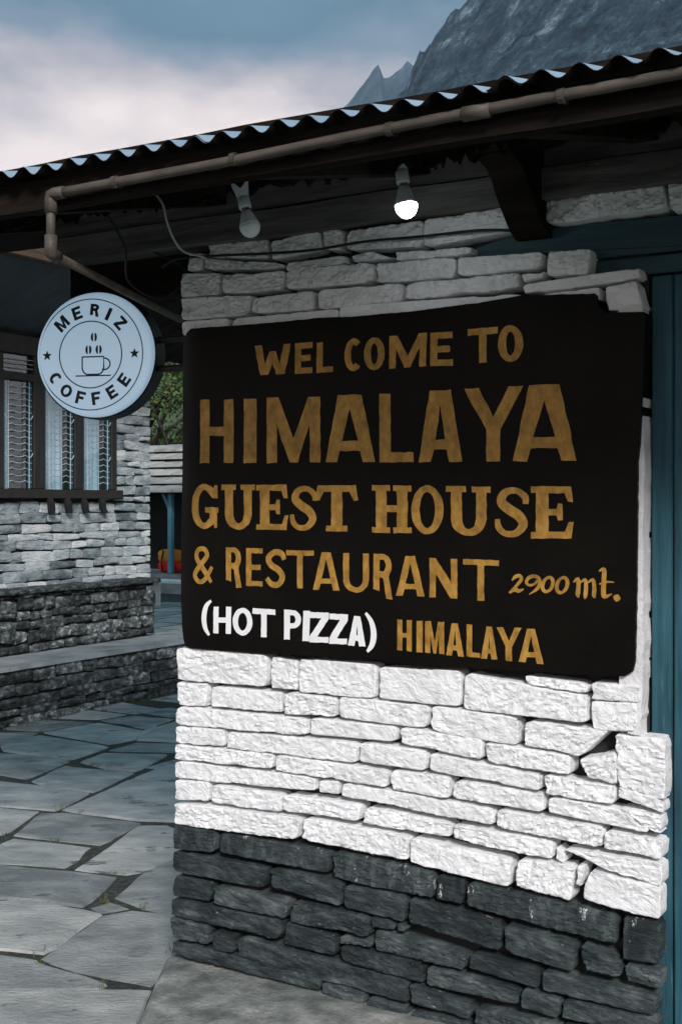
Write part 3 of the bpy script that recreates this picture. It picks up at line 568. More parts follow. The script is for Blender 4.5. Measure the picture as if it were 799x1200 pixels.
M_PEAK = mat('snow_streaked_rock', [(.012, .028, .045), (.03, .055, .08), (.05, .085, .115), (.50, .58, .66)], .012, .9, stretch=(1, 1, .35), detail=10, bump=.8, bscale=.02, bdist=60, contrast=(.40, .74))
pk = mesh('far_mountain', vs, fs, M_PEAK, None, True); struct(pk)

# ------------------------------------------------------------------ guest house
gh = thing('guest_house', (-1.0, 0, .1), 'stone guest house with white painted front wall and corrugated roof', 'building')
wall = MB().box((-2.50, .028, .08), (-.965, .5, 2.85)).box((.12, .028, .08), (2.2, .5, 2.85)).box((-.965, .09, 2.32), (.12, .5, 2.85)).build('wall', M_CORE, gh)
front = lambda x, z, o: Vector((x, -o, z))
NW = sum(1 for k, q in STONES if k == 'w')
for i, (k, q) in enumerate(STONES):
    edge = min(p[0] for p in q) < -2.42
    xs = [p[0] for p in q]
    nd = i - NW
    stone(q, i + 1, front, M_WHITE if k == 'w' else (M_DRIP if 0 <= nd < 6 else M_DARK), wall, back=.42 if edge else .12, proud=random.uniform(.031, .036), relief=.008 if 2.08 < sum(p[1] for p in q) / 4 < 2.235 else (.021 if q[0][1] > 2.2 else random.uniform(.008, .019)), ang=random.uniform(-.1, .6), gap=random.choice((-.002, -.001, 0, .0008)) - (.0005 if k == 'd' else 0), rnd=.0030, step=.0065)
# plainer courses on the far side of the door
zz = .10; r_ = random.Random(5); sd_ = 500
while zz < 2.45:
    h_ = r_.uniform(.085, .13); xx = .14
    while xx < 2.1:
        w_ = r_.uniform(.22, .5)
        stone([(xx, zz + h_), (xx + w_, zz + h_), (xx + w_, zz), (xx, zz)], sd_, front, M_WHITE if zz > .52 else M_DARK, wall, step=.03, gap=.004); sd_ += 1
        xx += w_
    zz += h_
# plaster margin beside the sign
mp_ = [(-1.03, 1.10), (-1.005, 1.0), (-.970, .995), (-.967, 1.08), (-.962, 1.25), (-.966, 1.45), (-.960, 1.7), (-.966, 1.95), (-.961, 2.1), (-.968, 2.16), (-1.03, 2.15)]
mp2 = []
for (a, b), (c, d) in zip(mp_, mp_[1:] + mp_[:1]):
    for k in range(6):
        t = k / 6; mp2.append((lerp(a, c, t) + random.uniform(-.003, .003), lerp(b, d, t) + random.uniform(-.003, .003)))
MB().prism(mp2, lambda x, z: (x, -.034, z), lambda x, z: (x, .06, z)).build('plaster_margin', M_PLASTER, gh)
# timber wall plates
def plank(name, x0, x1, y0, y1, z0, z1, m, parent, sag=.004, n=40):
    vs = []; sd = random.random() * 50
    for i in range(n + 1):
        x = lerp(x0, x1, i / n)
        for (y, z) in ((y0, z0), (y0, z1), (y1, z1), (y1, z0)):
            vs.append((x, y + sag * nz(x * 3 + sd, z * 9, 1), z + sag * nz(x * 2.2 + sd, z * 5, 4) + .3 * sag * nz(x * 20 + sd, z * 9, 4)))
    fs = [(i * 4 + k, i * 4 + (k + 1) % 4, (i + 1) * 4 + (k + 1) % 4, (i + 1) * 4 + k) for i in range(n) for k in range(4)] + [(0, 1, 2, 3), (n * 4 + 3, n * 4 + 2, n * 4 + 1, n * 4)]
    return mesh(name, vs, fs, m, parent)
plank('wall_plank', -3.05, 2.2, -.075, .2, 2.462, 2.546, M_WOOD, gh, .008)
plank('wall_plank', -3.05, 2.2, -.058, .2, 2.554, 2.72, M_WOOD, gh, .008)
plank('added_corner_beam', -3.05, -2.53, .02, .2, 2.33, 2.46, M_DWOOD, gh, .004)  # added dark timber, fills the bright gap beside the wall corner with darkness
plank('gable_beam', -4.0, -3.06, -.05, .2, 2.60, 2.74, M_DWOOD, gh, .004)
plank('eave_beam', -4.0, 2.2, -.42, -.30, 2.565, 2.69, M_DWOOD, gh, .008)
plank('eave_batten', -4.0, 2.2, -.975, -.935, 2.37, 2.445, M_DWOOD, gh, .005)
PITCH = math.tan(R(13.4)); EY = -1.03; EZ = 2.452
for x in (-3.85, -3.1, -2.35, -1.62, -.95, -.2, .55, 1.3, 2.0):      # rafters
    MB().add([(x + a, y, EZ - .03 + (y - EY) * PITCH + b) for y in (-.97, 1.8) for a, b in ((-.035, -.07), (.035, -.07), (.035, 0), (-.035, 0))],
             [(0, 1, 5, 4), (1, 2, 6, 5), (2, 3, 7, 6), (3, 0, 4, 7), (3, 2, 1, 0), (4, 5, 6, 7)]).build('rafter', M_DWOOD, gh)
# torn bark lining whose ragged lip hangs below the eave beam
xx = -3.9; r_ = random.Random(3)
while xx < 1.6:
    w_ = r_.uniform(.07, .17); k = r_.choice((4, 5, 6, 7)); low = 2.54 - r_.uniform(0, .03); pts = [(xx, 2.60)]
    for i in range(k + 1):
        t = i / k; pts.append((xx + w_ * t, low + r_.uniform(-.022, .022) + (.02 if i in (0, k) else 0)))
    pts.append((xx + w_, 2.60)); yo = -.31 - r_.uniform(.115, .135); tl_ = r_.uniform(-.02, .02)
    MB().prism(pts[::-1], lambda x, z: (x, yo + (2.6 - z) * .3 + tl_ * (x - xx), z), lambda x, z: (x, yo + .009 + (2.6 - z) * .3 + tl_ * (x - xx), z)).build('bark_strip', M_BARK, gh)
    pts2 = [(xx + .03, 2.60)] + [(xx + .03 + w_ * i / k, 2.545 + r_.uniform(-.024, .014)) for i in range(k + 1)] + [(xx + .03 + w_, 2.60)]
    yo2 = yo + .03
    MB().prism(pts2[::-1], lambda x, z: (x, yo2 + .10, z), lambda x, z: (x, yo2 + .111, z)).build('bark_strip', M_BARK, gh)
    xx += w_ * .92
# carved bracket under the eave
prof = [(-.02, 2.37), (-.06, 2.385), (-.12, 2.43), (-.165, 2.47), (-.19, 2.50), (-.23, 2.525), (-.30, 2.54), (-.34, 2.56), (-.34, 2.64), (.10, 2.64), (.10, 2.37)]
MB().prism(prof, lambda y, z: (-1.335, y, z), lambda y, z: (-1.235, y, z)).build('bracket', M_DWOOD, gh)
# corrugated sheets
def sheet(x0, x1, y0, y1, z0, slope, pitch, amp, top, bottom, parent, name='roof_sheet', phase=0, axis='x', dz=0):
    nseg = int((x1 - x0) / pitch * 10); vs = []; rows_ = 8
    for side in (0, 1):
        for j in range(rows_ + 1):
            y = lerp(y0, y1, j / rows_)
            for i in range(nseg + 1):
                x = lerp(x0, x1, i / nseg)
                z = z0 + dz + (y - y0) * slope + amp * math.cos((x - phase) / pitch * math.tau) + .004 * nz(x * 3, y * 2, 5) + .003 * nz(x * 9, y * 3, 8) - side * .0022
                vs.append((x, y, z))
    W = nseg + 1; H = rows_ + 1
    ft = [(j * W + i, j * W + i + 1, (j + 1) * W + i + 1, (j + 1) * W + i) for j in range(rows_) for i in range(nseg)]
    fb = [tuple(k + W * H for k in f[::-1]) for f in ft]
    fe = [(i + 1, i, i + W * H, i + 1 + W * H) for i in range(nseg)]
    fe += [(rows_ * W + i, rows_ * W + i + 1, rows_ * W + i + 1 + W * H, rows_ * W + i + W * H) for i in range(nseg)]
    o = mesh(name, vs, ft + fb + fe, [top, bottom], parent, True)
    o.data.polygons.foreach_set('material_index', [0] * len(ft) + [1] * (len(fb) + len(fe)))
    return o
PX = .0765; PH = -1.3305
for k in range(-1, 7):
    x0 = PH - 25.5 * PX + k * 10 * PX
    sheet(x0, x0 + 11 * PX, EY + random.uniform(-.004, .004), 1.9, EZ, PITCH, PX, .0112, M_ZINC, M_DSHEET, gh, phase=PH, dz=(k % 2) * .0035)
# door frame, lintel and door
MB().prism(LINTEL, lambda x, z: (x, .004, z), lambda x, z: (x, .25, z)).build('lintel', M_TEALD, gh)
MB().bbox((-1.12, .012, 2.335), (.12, .2, 2.30), .004).bbox((-1.12, .016, 2.245), (.12, .2, 2.295), .004).build('door_header', M_TEALD, gh)
MB().bbox((-.958, .024, .10), (-.898, .2, 2.24), .004).build('door_jamb', M_TEAL, gh)
MB().bbox((.04, .024, .10), (.11, .2, 2.24), .004).build('door_jamb', M_TEAL, gh)
dr = MB().bbox((-.894, .014, .12), (-.80, .06, 2.238), .004).bbox((-.07, .014, .12), (.036, .06, 2.238), .004).bbox((-.80, .016, 2.1), (-.07, .06, 2.238), .004).bbox((-.80, .016, 1.0), (-.07, .06, 1.12), .004).bbox((-.80, .016, .12), (-.07, .06, .28), .004).build('door', M_TEAL, gh)
MB().bbox((-.80, .04, .28), (-.07, .055, 1.0)).build('door_panel', M_TEAL, dr); MB().bbox((-.80, .04, 1.12), (-.07, .055, 2.1)).build('door_panel', M_TEAL, dr)
MB().tube([(-.12, -.03, 1.05), (-.12, -.04, 1.08), (-.12, -.04, 1.17), (-.12, -.03, 1.20)], .007).build('handle', M_IRON, dr)

# ------------------------------------------------------------------ painted sign on the wall
PY = -.046
def bend(x):                                                # the panel follows the wall round towards the corner
    t = max(0, (-2.42 - x) / .14); return .045 * t * t
sg = thing('painted_sign', (-1.75, PY, 1.1), 'large black painted sign with gold welcome lettering on white stone wall', 'sign')
ring = []
for (p, q) in zip(BOARD, BOARD[1:] + BOARD[:1]):
    L = math.hypot(q[0] - p[0], q[1] - p[1]); k = max(1, int(L / .012))
    for j in range(k):
        x = lerp(p[0], q[0], j / k); z = lerp(p[1], q[1], j / k)
        ring.append((x + .0014 * nz(x * 40, z * 40, 1) + .001 * nz(x * 120, z * 120, 3), z + .0014 * nz(x * 30, z * 30, 5) + .0012 * nz(x * 110, z * 110, 8)))
# front face on vertical strips so that it can bend
from mathutils.geometry import delaunay_2d_cdt
xs = [-2.56 + .01 * i for i in range(16)] + [-2.40 + .05 * i for i in range(30)]
extra = [(x, z) for x in xs for z in [1.15 + .05 * i for i in range(22)]]
def inside(x, z):
    c = False; n = len(ring)
    for i in range(n):
        x1, z1 = ring[i]; x2, z2 = ring[i - 1]
        if (z1 > z) != (z2 > z) and x < (x2 - x1) * (z - z1) / (z2 - z1) + x1: c = not c
    return c
extra = [p for p in extra if inside(*p) and min(abs(p[0] - r[0]) + abs(p[1] - r[1]) for r in ring) > .008]
n = len(ring)
res = delaunay_2d_cdt([Vector(p) for p in ring + extra], [(i, (i + 1) % n) for i in range(n)], [], 1, 1e-6)
v2 = res[0]; tris = res[2]
def bz(x, z): return PY + bend(x) + .0035 * nz(x * 2.5, z * 4, 11) + .0016 * nz(x * 9, z * 14, 13)
vs = [(v.x, bz(v.x, v.y), v.y) for v in v2]; fs = [tuple(t) for t in tris]
nv = len(vs); vs += [(x, bz(x, z) + .006, z) for x, z in ring] + [(x, .05, z) for x, z in ring]
fs += [(i, (i + 1) % n, nv + (i + 1) % n, nv + i) for i in range(n)] + [(nv + i, nv + (i + 1) % n, nv + n + (i + 1) % n, nv + n + i) for i in range(n)]
bo = mesh('panel', vs, fs, M_BLACK, sg)

def arc(cx, cy, rx, ry, a0, a1, n=14): return [(cx + rx * math.cos(R(lerp(a0, a1, i / n))), cy + ry * math.sin(R(lerp(a0, a1, i / n)))) for i in range(n + 1)]
def strip(pts, closed=False):                               # pts: x, z, width -> two sides
    L = []; Rr = []
    m = len(pts)
    for i, (x, z, w) in enumerate(pts):
        if closed: p0 = pts[(i - 1) % m]; p1 = pts[(i + 1) % m]
        else: p0 = pts[max(i - 1, 0)]; p1 = pts[min(i + 1, m - 1)]
        dx, dz = p1[0] - p0[0], p1[1] - p0[1]; d = math.hypot(dx, dz) or 1
        L.append((x - dz / d * w / 2, z + dx / d * w / 2)); Rr.append((x + dz / d * w / 2, z - dx / d * w / 2))
    return L, Rr
def smooth_path(p, k=5):
    out_ = []
    for i in range(len(p) - 1):
        a, b, c, d = p[max(i - 1, 0)], p[i], p[i + 1], p[min(i + 2, len(p) - 1)]
        for j in range(k):
            t = j / k
            out_.append(tuple(.5 * ((2 * b[q]) + (c[q] - a[q]) * t + (2 * a[q] - 5 * b[q] + 4 * c[q] - d[q]) * t * t + (3 * b[q] - a[q] - 3 * c[q] + d[q]) * t ** 3) for q in range(len(b))))
    out_.append(p[-1]); return out_
# glyphs in a unit box: list of ('p', outer, holes) polygons or ('s', points with width) strokes; s, b = stem and bar thickness
def glyph(ch, s, b, font, asp):
    if font == 'f':
        k = .12
        if ch == 'H': return [('p', [(0, 0), (.46, 0), (.46, k), (.37, k), (.37, .44), (.63, .44), (.63, k), (.54, k), (.54, 0), (1, 0), (1, k), (.9, k), (.9, 1 - k), (1, 1 - k), (1, 1), (.54, 1), (.54, 1 - k), (.63, 1 - k), (.63, .58), (.37, .58), (.37, 1 - k), (.46, 1 - k), (.46, 1), (0, 1), (0, 1 - k), (.1, 1 - k), (.1, k), (0, k)], [])]
        if ch == 'U': return [('p', [(0, 1), (0, 1 - k), (.11, 1 - k)] + arc(.51, .36, .40, .36, 180, 360) + [(.91, 1 - k), (1, 1 - k), (1, 1), (.58, 1), (.58, 1 - k), (.68, 1 - k)] + arc(.52, .38, .16, .24, 0, -180) + [(.36, 1 - k), (.45, 1 - k), (.45, 1)], [])]
        if ch == 'E': return [('p', [(0, 0), (.94, 0), (1, .32), (.88, .32), (.8, .13), (.42, .13), (.42, .44), (.6, .44), (.64, .35), (.74, .35), (.74, .67), (.64, .67), (.6, .57), (.42, .57), (.42, .87), (.78, .87), (.86, .7), (.98, .7), (.94, 1), (0, 1), (0, .88), (.12, .88), (.12, .12), (0, .12)], [])]
        if ch == 'T': return [('p', [(.25, 0), (.75, 0), (.75, .12), (.63, .12), (.63, .86), (.8, .86), (.9, .66), (1, .68), (.95, 1), (.05, 1), (0, .68), (.1, .66), (.2, .86), (.37, .86), (.37, .12), (.25, .12)], [])]
        if ch == 'O': return [('p', arc(.5, .5, .5, .5, 0, 352, 30), [arc(.5, .5, .24, .37, 0, 352, 30)])]
        if ch == 'G': return [('p', [(.98, .68)] + [(.98, .97), (.86, .97), (.82, .9)] + arc(.5, .5, .5, .5, 62, 300, 26) + [(.84, .10), (.86, .02), (.96, .02), (.96, .36), (1, .36), (1, .48), (.52, .48), (.52, .36), (.68, .36), (.68, .24)] + arc(.5, .5, .23, .36, 300, 62, 26) + [(.78, .68)], [])]
        if ch == 'S': return [('s', smooth_path([(.90, .66, .16), (.88, .80, .20), (.62, .92, .17), (.30, .88, .22), (.18, .70, .28), (.42, .55, .29), (.70, .43, .29), (.83, .26, .27), (.62, .09, .20), (.30, .08, .17), (.10, .20, .19), (.06, .36, .15)]))]
    A = lambda tw: [('p', [(0, 0), (s * 1.08, 0), (s * 1.08 + .06, .17), (1 - s * 1.08 - .06, .17), (1 - s * 1.08, 0), (1, 0), (.5 + tw, 1), (.5 - tw, 1)], [[(s * 1.08 + .10, .17 + b), (.5, .80), (1 - s * 1.08 - .10, .17 + b)]])]
    if ch == 'H': return [('p', [(0, 0), (s, 0), (s, .5 - b / 2), (1 - s, .5 - b / 2), (1 - s, 0), (1, 0), (1, 1), (1 - s, 1), (1 - s, .5 + b / 2), (s, .5 + b / 2), (s, 1), (0, 1)], [])]
    if ch == 'I': return [('p', [(0, 0), (1, 0), (1, 1), (0, 1)], [])]
    if ch == 'M': return [('p', [(0, 0), (s, 0), (s, .58), (.43, 0), (.58, 0), (1 - s, .58), (1 - s, 0), (1, 0), (1, 1), (1 - s * 1.15, 1), (.505, .36), (s * 1.15, 1), (0, 1)], [])]
    if ch == 'A': return A(.24 if font == 'b' else .17)
    if ch == 'L': return [('p', [(0, 0), (1, 0), (1, b), (s, b), (s, 1), (0, 1)], [])]
    if ch == 'T': return [('p', [(.5 - s / 2, 0), (.5 + s / 2, 0), (.5 + s / 2, 1 - b), (1, 1 - b), (1, 1), (0, 1), (0, 1 - b), (.5 - s / 2, 1 - b)], [])]
    if ch == 'Y': return [('p', [(.5 - s * .55, 0), (.5 + s * .55, 0), (.5 + s * .55, .42), (1, 1), (1 - s * 1.15, 1), (.5, .60), (s * 1.15, 1), (0, 1), (.5 - s * .55, .42)], [])]
    if ch == 'W': return [('p', [(0, 1), (.20, 1), (.30, .36), (.42, .78), (.58, .78), (.70, .36), (.80, 1), (1, 1), (.84, 0), (.61, 0), (.5, .40), (.39, 0), (.16, 0)][::-1], [])]
    if ch == 'E': return [('p', [(0, 0), (1, 0), (1, b), (s, b), (s, .5 - b / 2), (.88, .5 - b / 2), (.88, .5 + b / 2), (s, .5 + b / 2), (s, 1 - b), (1, 1 - b), (1, 1), (0, 1)], [])]
    if ch == 'F': return [('p', [(0, 0), (s, 0), (s, .5 - b / 2), (.85, .5 - b / 2), (.85, .5 + b / 2), (s, .5 + b / 2), (s, 1 - b), (1, 1 - b), (1, 1), (0, 1)], [])]
    if ch == 'N': return [('p', [(0, 0), (s, 0), (s, .60), (1 - s, 0), (1, 0), (1, 1), (1 - s, 1), (1 - s, .42), (s, 1), (0, 1)], [])]
    if ch == 'U': return [('p', [(0, 1)] + arc(.5, .32, .5, .32, 180, 360) + [(1, 1), (1 - s, 1)] + arc(.5, .34, .5 - s, .34 - b, 0, -180) + [(s, 1)], [])]
    if ch == 'O': return [('p', arc(.5, .5, .5, .5, 0, 352, 30), [arc(.5, .5, .5 - s, .5 - b * .95, 0, 352, 30)])]
    if ch == 'C': return [('p', arc(.54, .5, .54, .5, 48, 312, 24) + arc(.54, .5, .54 - s, .5 - b, 306, 54, 24), [])]
    if ch == 'P': return [('p', [(0, 0), (s, 0), (s, .38)] + arc(.55, .69, .45, .31, -90, 90) + [(0, 1)], [[(s, .38 + b * .9)] + arc(.52, .69, .45 - s * .85, .31 - b * .9, -90, 90) + [(s, 1 - b * .9)]])]
    if ch == 'R': return [('p', [(0, .12), (s, .12), (s, .46), (.52, .44), (1 - s, 0), (1, .04), (.80, .50)] + arc(.50, .74, .46, .26, -40, 90) + [(0, 1)], [[(s, .46 + b)] + arc(.48, .74, .46 - s * .9, .26 - b * .9, -80, 90) + [(s, 1 - b)]])]
    if ch == 'Z': return [('p', [(0, 0), (1, 0), (1, b), (s * 1.25, b), (1, 1 - b), (1, 1), (0, 1), (0, 1 - b), (1 - s * 1.25, 1 - b), (0, b)], [])]
    if ch == 'S': return [('s', smooth_path([(.93, .74, s * .8), (.80, .90, s * .95), (.45, .93, s * .9), (.16, .78, s), (.28, .60, s), (.66, .46, s), (.84, .28, s), (.66, .09, s * .9), (.32, .08, s * .9), (.06, .24, s * .8)]))]
    if ch == '(': return [('s', smooth_path([(.85, 1, .18), (.42, .82, .36), (.24, .50, .44), (.36, .20, .38), (.72, 0, .2)]))]
    if ch == ')': return [('s', smooth_path([(.15, 1, .2), (.58, .78, .36), (.76, .48, .44), (.64, .2, .38), (.28, 0, .18)]))]
    if ch == '&': return [('s', smooth_path([(.92, .02, .14), (.55, .38, .22), (.22, .70, .21), (.30, .94, .19), (.62, .95, .19), (.72, .76, .20), (.42, .52, .21), (.12, .24, .22), (.30, .04, .19), (.62, .10, .19), (.96, .46, .15)]))]
    return []
def paint(ch, polys, mapf, m, parent, lift, label=None, asp=1.0, jit=0):
    mb = MB()
    for gi, g_ in enumerate(polys):
        if g_[0] == 'p':
            loops = [g_[1]] + g_[2]; flat = [p for l in loops for p in l]
            fine = []
            for l in loops:
                o_ = []
                for p, q in zip(l, l[1:] + l[:1]):
                    k = max(1, int(math.hypot(q[0] - p[0], q[1] - p[1]) / .12))
                    for j in range(k):
                        t = j / k; o_.append((lerp(p[0], q[0], t) + random.uniform(-jit, jit), lerp(p[1], q[1], t) + random.uniform(-jit, jit)))
                fine.append(o_)
            vs = [mapf(x, y, lift) for l in fine for x, y in l]
            nn = len(vs); E_ = []; o0 = 0
            tri = tessellate_polygon([[Vector((x, y, 0)) for x, y in l] for l in fine])
            mb.add(vs, [tuple(t) for t in tri])
        else:
            pts = [(x * asp, y, w_ * asp) for x, y, w_ in g_[1]]; L_, R_ = strip(pts); k = len(pts)
            L_ = [(x / asp, y) for x, y in L_]; R_ = [(x / asp, y) for x, y in R_]
            vs = [mapf(x, y, lift + .0004 * i / k + gi * .0004) for i, (x, y) in enumerate(L_)] + [mapf(x, y, lift + .0004 * i / k + gi * .0004) for i, (x, y) in enumerate(R_)]
            mb.add(vs, [(i, i + 1, k + i + 1, k + i) for i in range(k - 1)])
    return mb.build('letter', m, parent)
def on_panel(x, z, l): return (x, bz(x, z) - l, z)
STEM = {'s': .235, 'b': .185, 't': .175, 't2': .185, 'f': .2}; BAR = {'s': .19, 'b': .145, 't': .135, 't2': .15, 'f': .12}
for ch, font, c, q in LETTERS:
    tl, tr, br, bl = [Vector(p) for p in q]; W_ = (tr - tl).length; H_ = (tl - bl).length
    def mf(u, v, l):
        p = bl.lerp(br, u).lerp(tl.lerp(tr, u), v); return on_panel(p.x, p.y, l)
    paint(ch, glyph(ch, min(.42, STEM[font] * H_ / W_), BAR[font], font, W_ / H_), mf, M_GOLD if c == 'g' else M_WPAINT, sg, .0016, asp=W_ / H_, jit=.008)
for k, strokes in BLACKLETTER.items():
    paint(k, [('s', smooth_path(s, 4)) for s in strokes], on_panel, M_GOLD, sg, .0016)

# ------------------------------------------------------------------ round light-box sign
SC = Vector((-2.87, -.05, 2.133)); SR = .221; st_ = R(17.5)
ex = Vector((math.cos(st_), math.sin(st_), 0)); ez = Vector((0, 0, 1)); en = Vector((math.sin(st_), -math.cos(st_), 0))
rs = thing('round_sign', SC - ez * SR, 'round pale blue coffee sign with black rim projecting from wall corner', 'sign')
def on_disc(x, y, l=0): return SC + ex * x * SR + ez * y * SR + en * l
nn = 72
mb = MB(); pr = [(.992, 0), (1.0, -.004), (1.0, -.088), (.985, -.095)]
vs = [on_disc(r * math.cos(k * math.tau / nn), r * math.sin(k * math.tau / nn), d) for r, d in pr for k in range(nn)]
mb.add(vs, [(j * nn + k, (j + 1) * nn + k, (j + 1) * nn + (k + 1) % nn, j * nn + (k + 1) % nn) for j in range(3) for k in range(nn)] + [tuple(range(3 * nn, 4 * nn))]).build('rim', M_SIGNRIM, rs, False)
prf = [(.978, -.003), (.962, .010), (.93, .014), (.90, .0125)]
vs = [on_disc(r * math.cos(k * math.tau / nn), r * math.sin(k * math.tau / nn), d) for r, d in prf for k in range(nn)]
mesh('face', vs, [(j * nn + k, j * nn + (k + 1) % nn, (j + 1) * nn + (k + 1) % nn, (j + 1) * nn + k) for j in range(3) for k in range(nn)] + [tuple(range(3 * nn, 4 * nn))], M_FACE, rs, True)
vs = [on_disc(r * math.cos(k * math.tau / nn), r * math.sin(k * math.tau / nn), d) for r, d in ((.978, -.003), (.992, 0)) for k in range(nn)]
FL = .0135; OX = -.062
def ringp(r, w_, name):
    vs = [on_disc(OX + q * math.cos(k * math.tau / nn), q * math.sin(k * math.tau / nn), FL) for q in (r - w_, r + w_) for k in range(nn)]
    return mesh(name, vs, [(k, (k + 1) % nn, nn + (k + 1) % nn, nn + k) for k in range(nn)], M_INK, rs)
ringp(.865, .008, 'printed_ring'); ringp(.52, .009, 'printed_ring')
def arc_text(txt, angs, r, flip):
    for ch, an in zip(txt, angs):
        a_ = R(an); up = Vector((math.cos(a_), math.sin(a_))) * (-1 if flip else 1); rt = Vector((up.y, -up.x))
        cx, cy = OX + r * math.cos(a_), r * math.sin(a_); h = .20; ww = {'I': .06, 'M': .21, 'O': .19}.get(ch, .15)
        def mf(u, v, l): p = Vector((cx, cy)) + rt * (u - .5) * ww + up * (v - .5) * h; return on_disc(p.x, p.y, FL + l)
        paint(ch, glyph(ch, .052 / ww if ch != 'I' else 1, .22, 's', ww / h), mf, M_INK, rs, 0, asp=ww / h)
arc_text('MERIZ', (134, 109, 84, 64, 43.5), .69, False)
arc_text('COFFEE', (211, 234, 256, 278, 301, 324), .69, True)
for sx in (-.73, .73):
    pts = [(OX + sx + (.085 if k % 2 == 0 else .036) * math.sin(k * math.pi / 5), (.085 if k % 2 == 0 else .036) * math.cos(k * math.pi / 5)) for k in range(10)]
    mesh('printed_star', [on_disc(*p, FL) for p in pts] + [on_disc(OX + sx, 0, FL)], [(k, (k + 1) % 10, 10) for k in range(10)], M_INK, rs)
def line_print(name, pts, w_, l=FL):
    L_, R_ = strip([(x, y, w_) for x, y in pts]); k = len(pts)
    return mesh(name, [on_disc(x, y, l + .0003 * i / k) for i, (x, y) in enumerate(L_)] + [on_disc(x, y, l + .0003 * i / k) for i, (x, y) in enumerate(R_)], [(i, i + 1, k + i + 1, k + i) for i in range(k - 1)], M_INK, rs)
line_print('printed_cup', [(-.20, -.035), (-.20, -.20)] + arc(-.10, -.20, .10, .11, 180, 270, 8) + [(.06, -.31)] + arc(.06, -.20, .10, .11, 270, 360, 8) + [(.16, -.035), (-.2, -.035), (-.2, -.06)], .022)
line_print('printed_cup_handle', arc(.165, -.15, .10, .09, 100, -110, 14), .022)
line_print('printed_saucer', [(-.31, -.33), (.28, -.33)], .02, FL + .0004)
for bx, by in ((-.005, .27), (-.095, .075), (.075, .075)):
    for s_ in (-1, 1):
        pts = [(bx + s_ * .012 + s_ * .04 * math.cos(R(t)), by + .068 * math.sin(R(t))) for t in range(-90, 91, 15)]
        mesh('printed_bean', [on_disc(*p, FL) for p in pts], [tuple(range(len(pts)))], M_INK, rs)
br_ = MB(); b0 = SC + ex * SR * .80 - en * .05
br_.tube([b0 + ez * .05, Vector((-2.50, .06, SC.z + .05))], .012); br_.tube([b0 - ez * .05, Vector((-2.50, .06, SC.z - .05))], .012); br_.build('mounting_arm', M_IRON, rs)

# ------------------------------------------------------------------ pipe, bulbs, cables
pp = thing('drain_pipe', (-2.178, -1.0, 2.24), 'beige plastic pipe running under the eave and elbowing back to wall corner', 'pipe')
P0 = (-2.178, -1.0, 2.3935); zr = lambda x: 2.3935 + (x + 2.178) * .0182
MB().tube([(x, -1.0 + .004 * nz(x * 2, 0, 0), zr(x) + .004 * nz(x * 1.5, 3, 0)) for x in [-2.17 + .1 * i for i in range(45)]], .0114, 14).build('pipe_run', M_PVC, pp, True)
MB().tube([P0, (-2.178, -1.0, 2.246)], .0114, 14).build('pipe_drop', M_PVC, pp, True)
MB().tube([(-2.178, -1.0, 2.246), (-2.62, .10, 2.255)], .0114, 14).build('pipe_return', M_PVC, pp, True)
for c, d1, d2 in ((Vector(P0), Vector((1, 0, 0)), Vector((0, 0, -1))), (Vector((-2.178, -1, 2.246)), Vector((0, 0, 1)), Vector((-.38, .92, 0)))):
    MB().tube([c + d1 * .045, c + d1 * .012, c + (d1 + d2) * .002, c + d2 * .012, c + d2 * .045], .0158, 14).build('elbow', M_PVC, pp, True)
for x in (-1.02, -.3):
    MB().tube([(x - .03, -1, zr(x)), (x + .03, -1, zr(x))], .0155, 14).build('coupling', M_PVC, pp, True)
for x in (-1.97, -1.62, -1.22, -.84, -.5, .1):
    MB().tube([(x - .007, -1, zr(x)), (x + .007, -1, zr(x))], .0148, 14).bbox((x - .006, -.99, zr(x) - .01), (x + .006, -.965, zr(x) + .012), .001).build('clip', M_PVC, pp)

def bulb(top, bot, lit, label):
    top = Vector(top); bot = Vector(bot); ax = (bot - top).normalized(); L = (bot - top).length
    t = thing('light_bulb', bot, label, 'light bulb', 'bulbs under the eave')
    f = L / .150
    # torn sleeve that fixes the holder to the beam
    sl = MB(); k = 14; vs = []
    for j, (h, r) in enumerate(((-.012, .026), (.008, .021), (.028, .0175))):
        for i in range(k):
            a_ = i * math.tau / k; hh = h - (.022 * max(0, math.cos(2 * a_ + .6)) if j == 0 else 0)
            u = ax.orthogonal().normalized(); v = ax.cross(u); vs.append(top + ax * hh * f + (u * math.cos(a_) + v * math.sin(a_)) * r)
    sl.add(vs, [(j * k + i, j * k + (i + 1) % k, (j + 1) * k + (i + 1) % k, (j + 1) * k + i) for j in range(2) for i in range(k)]).build('sleeve', M_BULBW, t)
    MB().lathe(top, ax, [(.020 * f, .017), (.058 * f, .0185), (.062 * f, .017)], 20).build('holder', M_BULBW, t, True)
    MB().lathe(top, ax, [(.060 * f, .0135), (.070 * f, .0138), (.072 * f, .0125)], 20).build('cap', M_METAL, t, True)
    MB().lathe(top, ax, [(.070 * f, .0145), (.080 * f, .018), (.096 * f, .024), (.110 * f, .0292), (.117 * f, .0305)], 24).build('housing', M_BULBW, t, True)
    z0 = .116 * f; dome = [(z0, .0302)] + [(z0 + .034 * f * math.sin(R(a_)), .0305 * math.cos(R(a_))) for a_ in range(8, 89, 10)] + [(z0 + .034 * f, .0004)]
    MB().lathe(top, ax, dome, 28).build('dome', M_DOMEON if lit else M_DOMEOFF, t, True)
bulb((-1.533, -.35, 2.548), (-1.508, -.352, 2.386), True, 'lit white bulb hanging under the eave nearer the carved bracket')
bulb((-2.053, -.35, 2.536), (-2.012, -.352, 2.390), False, 'unlit white bulb hanging under the eave nearer the round sign')
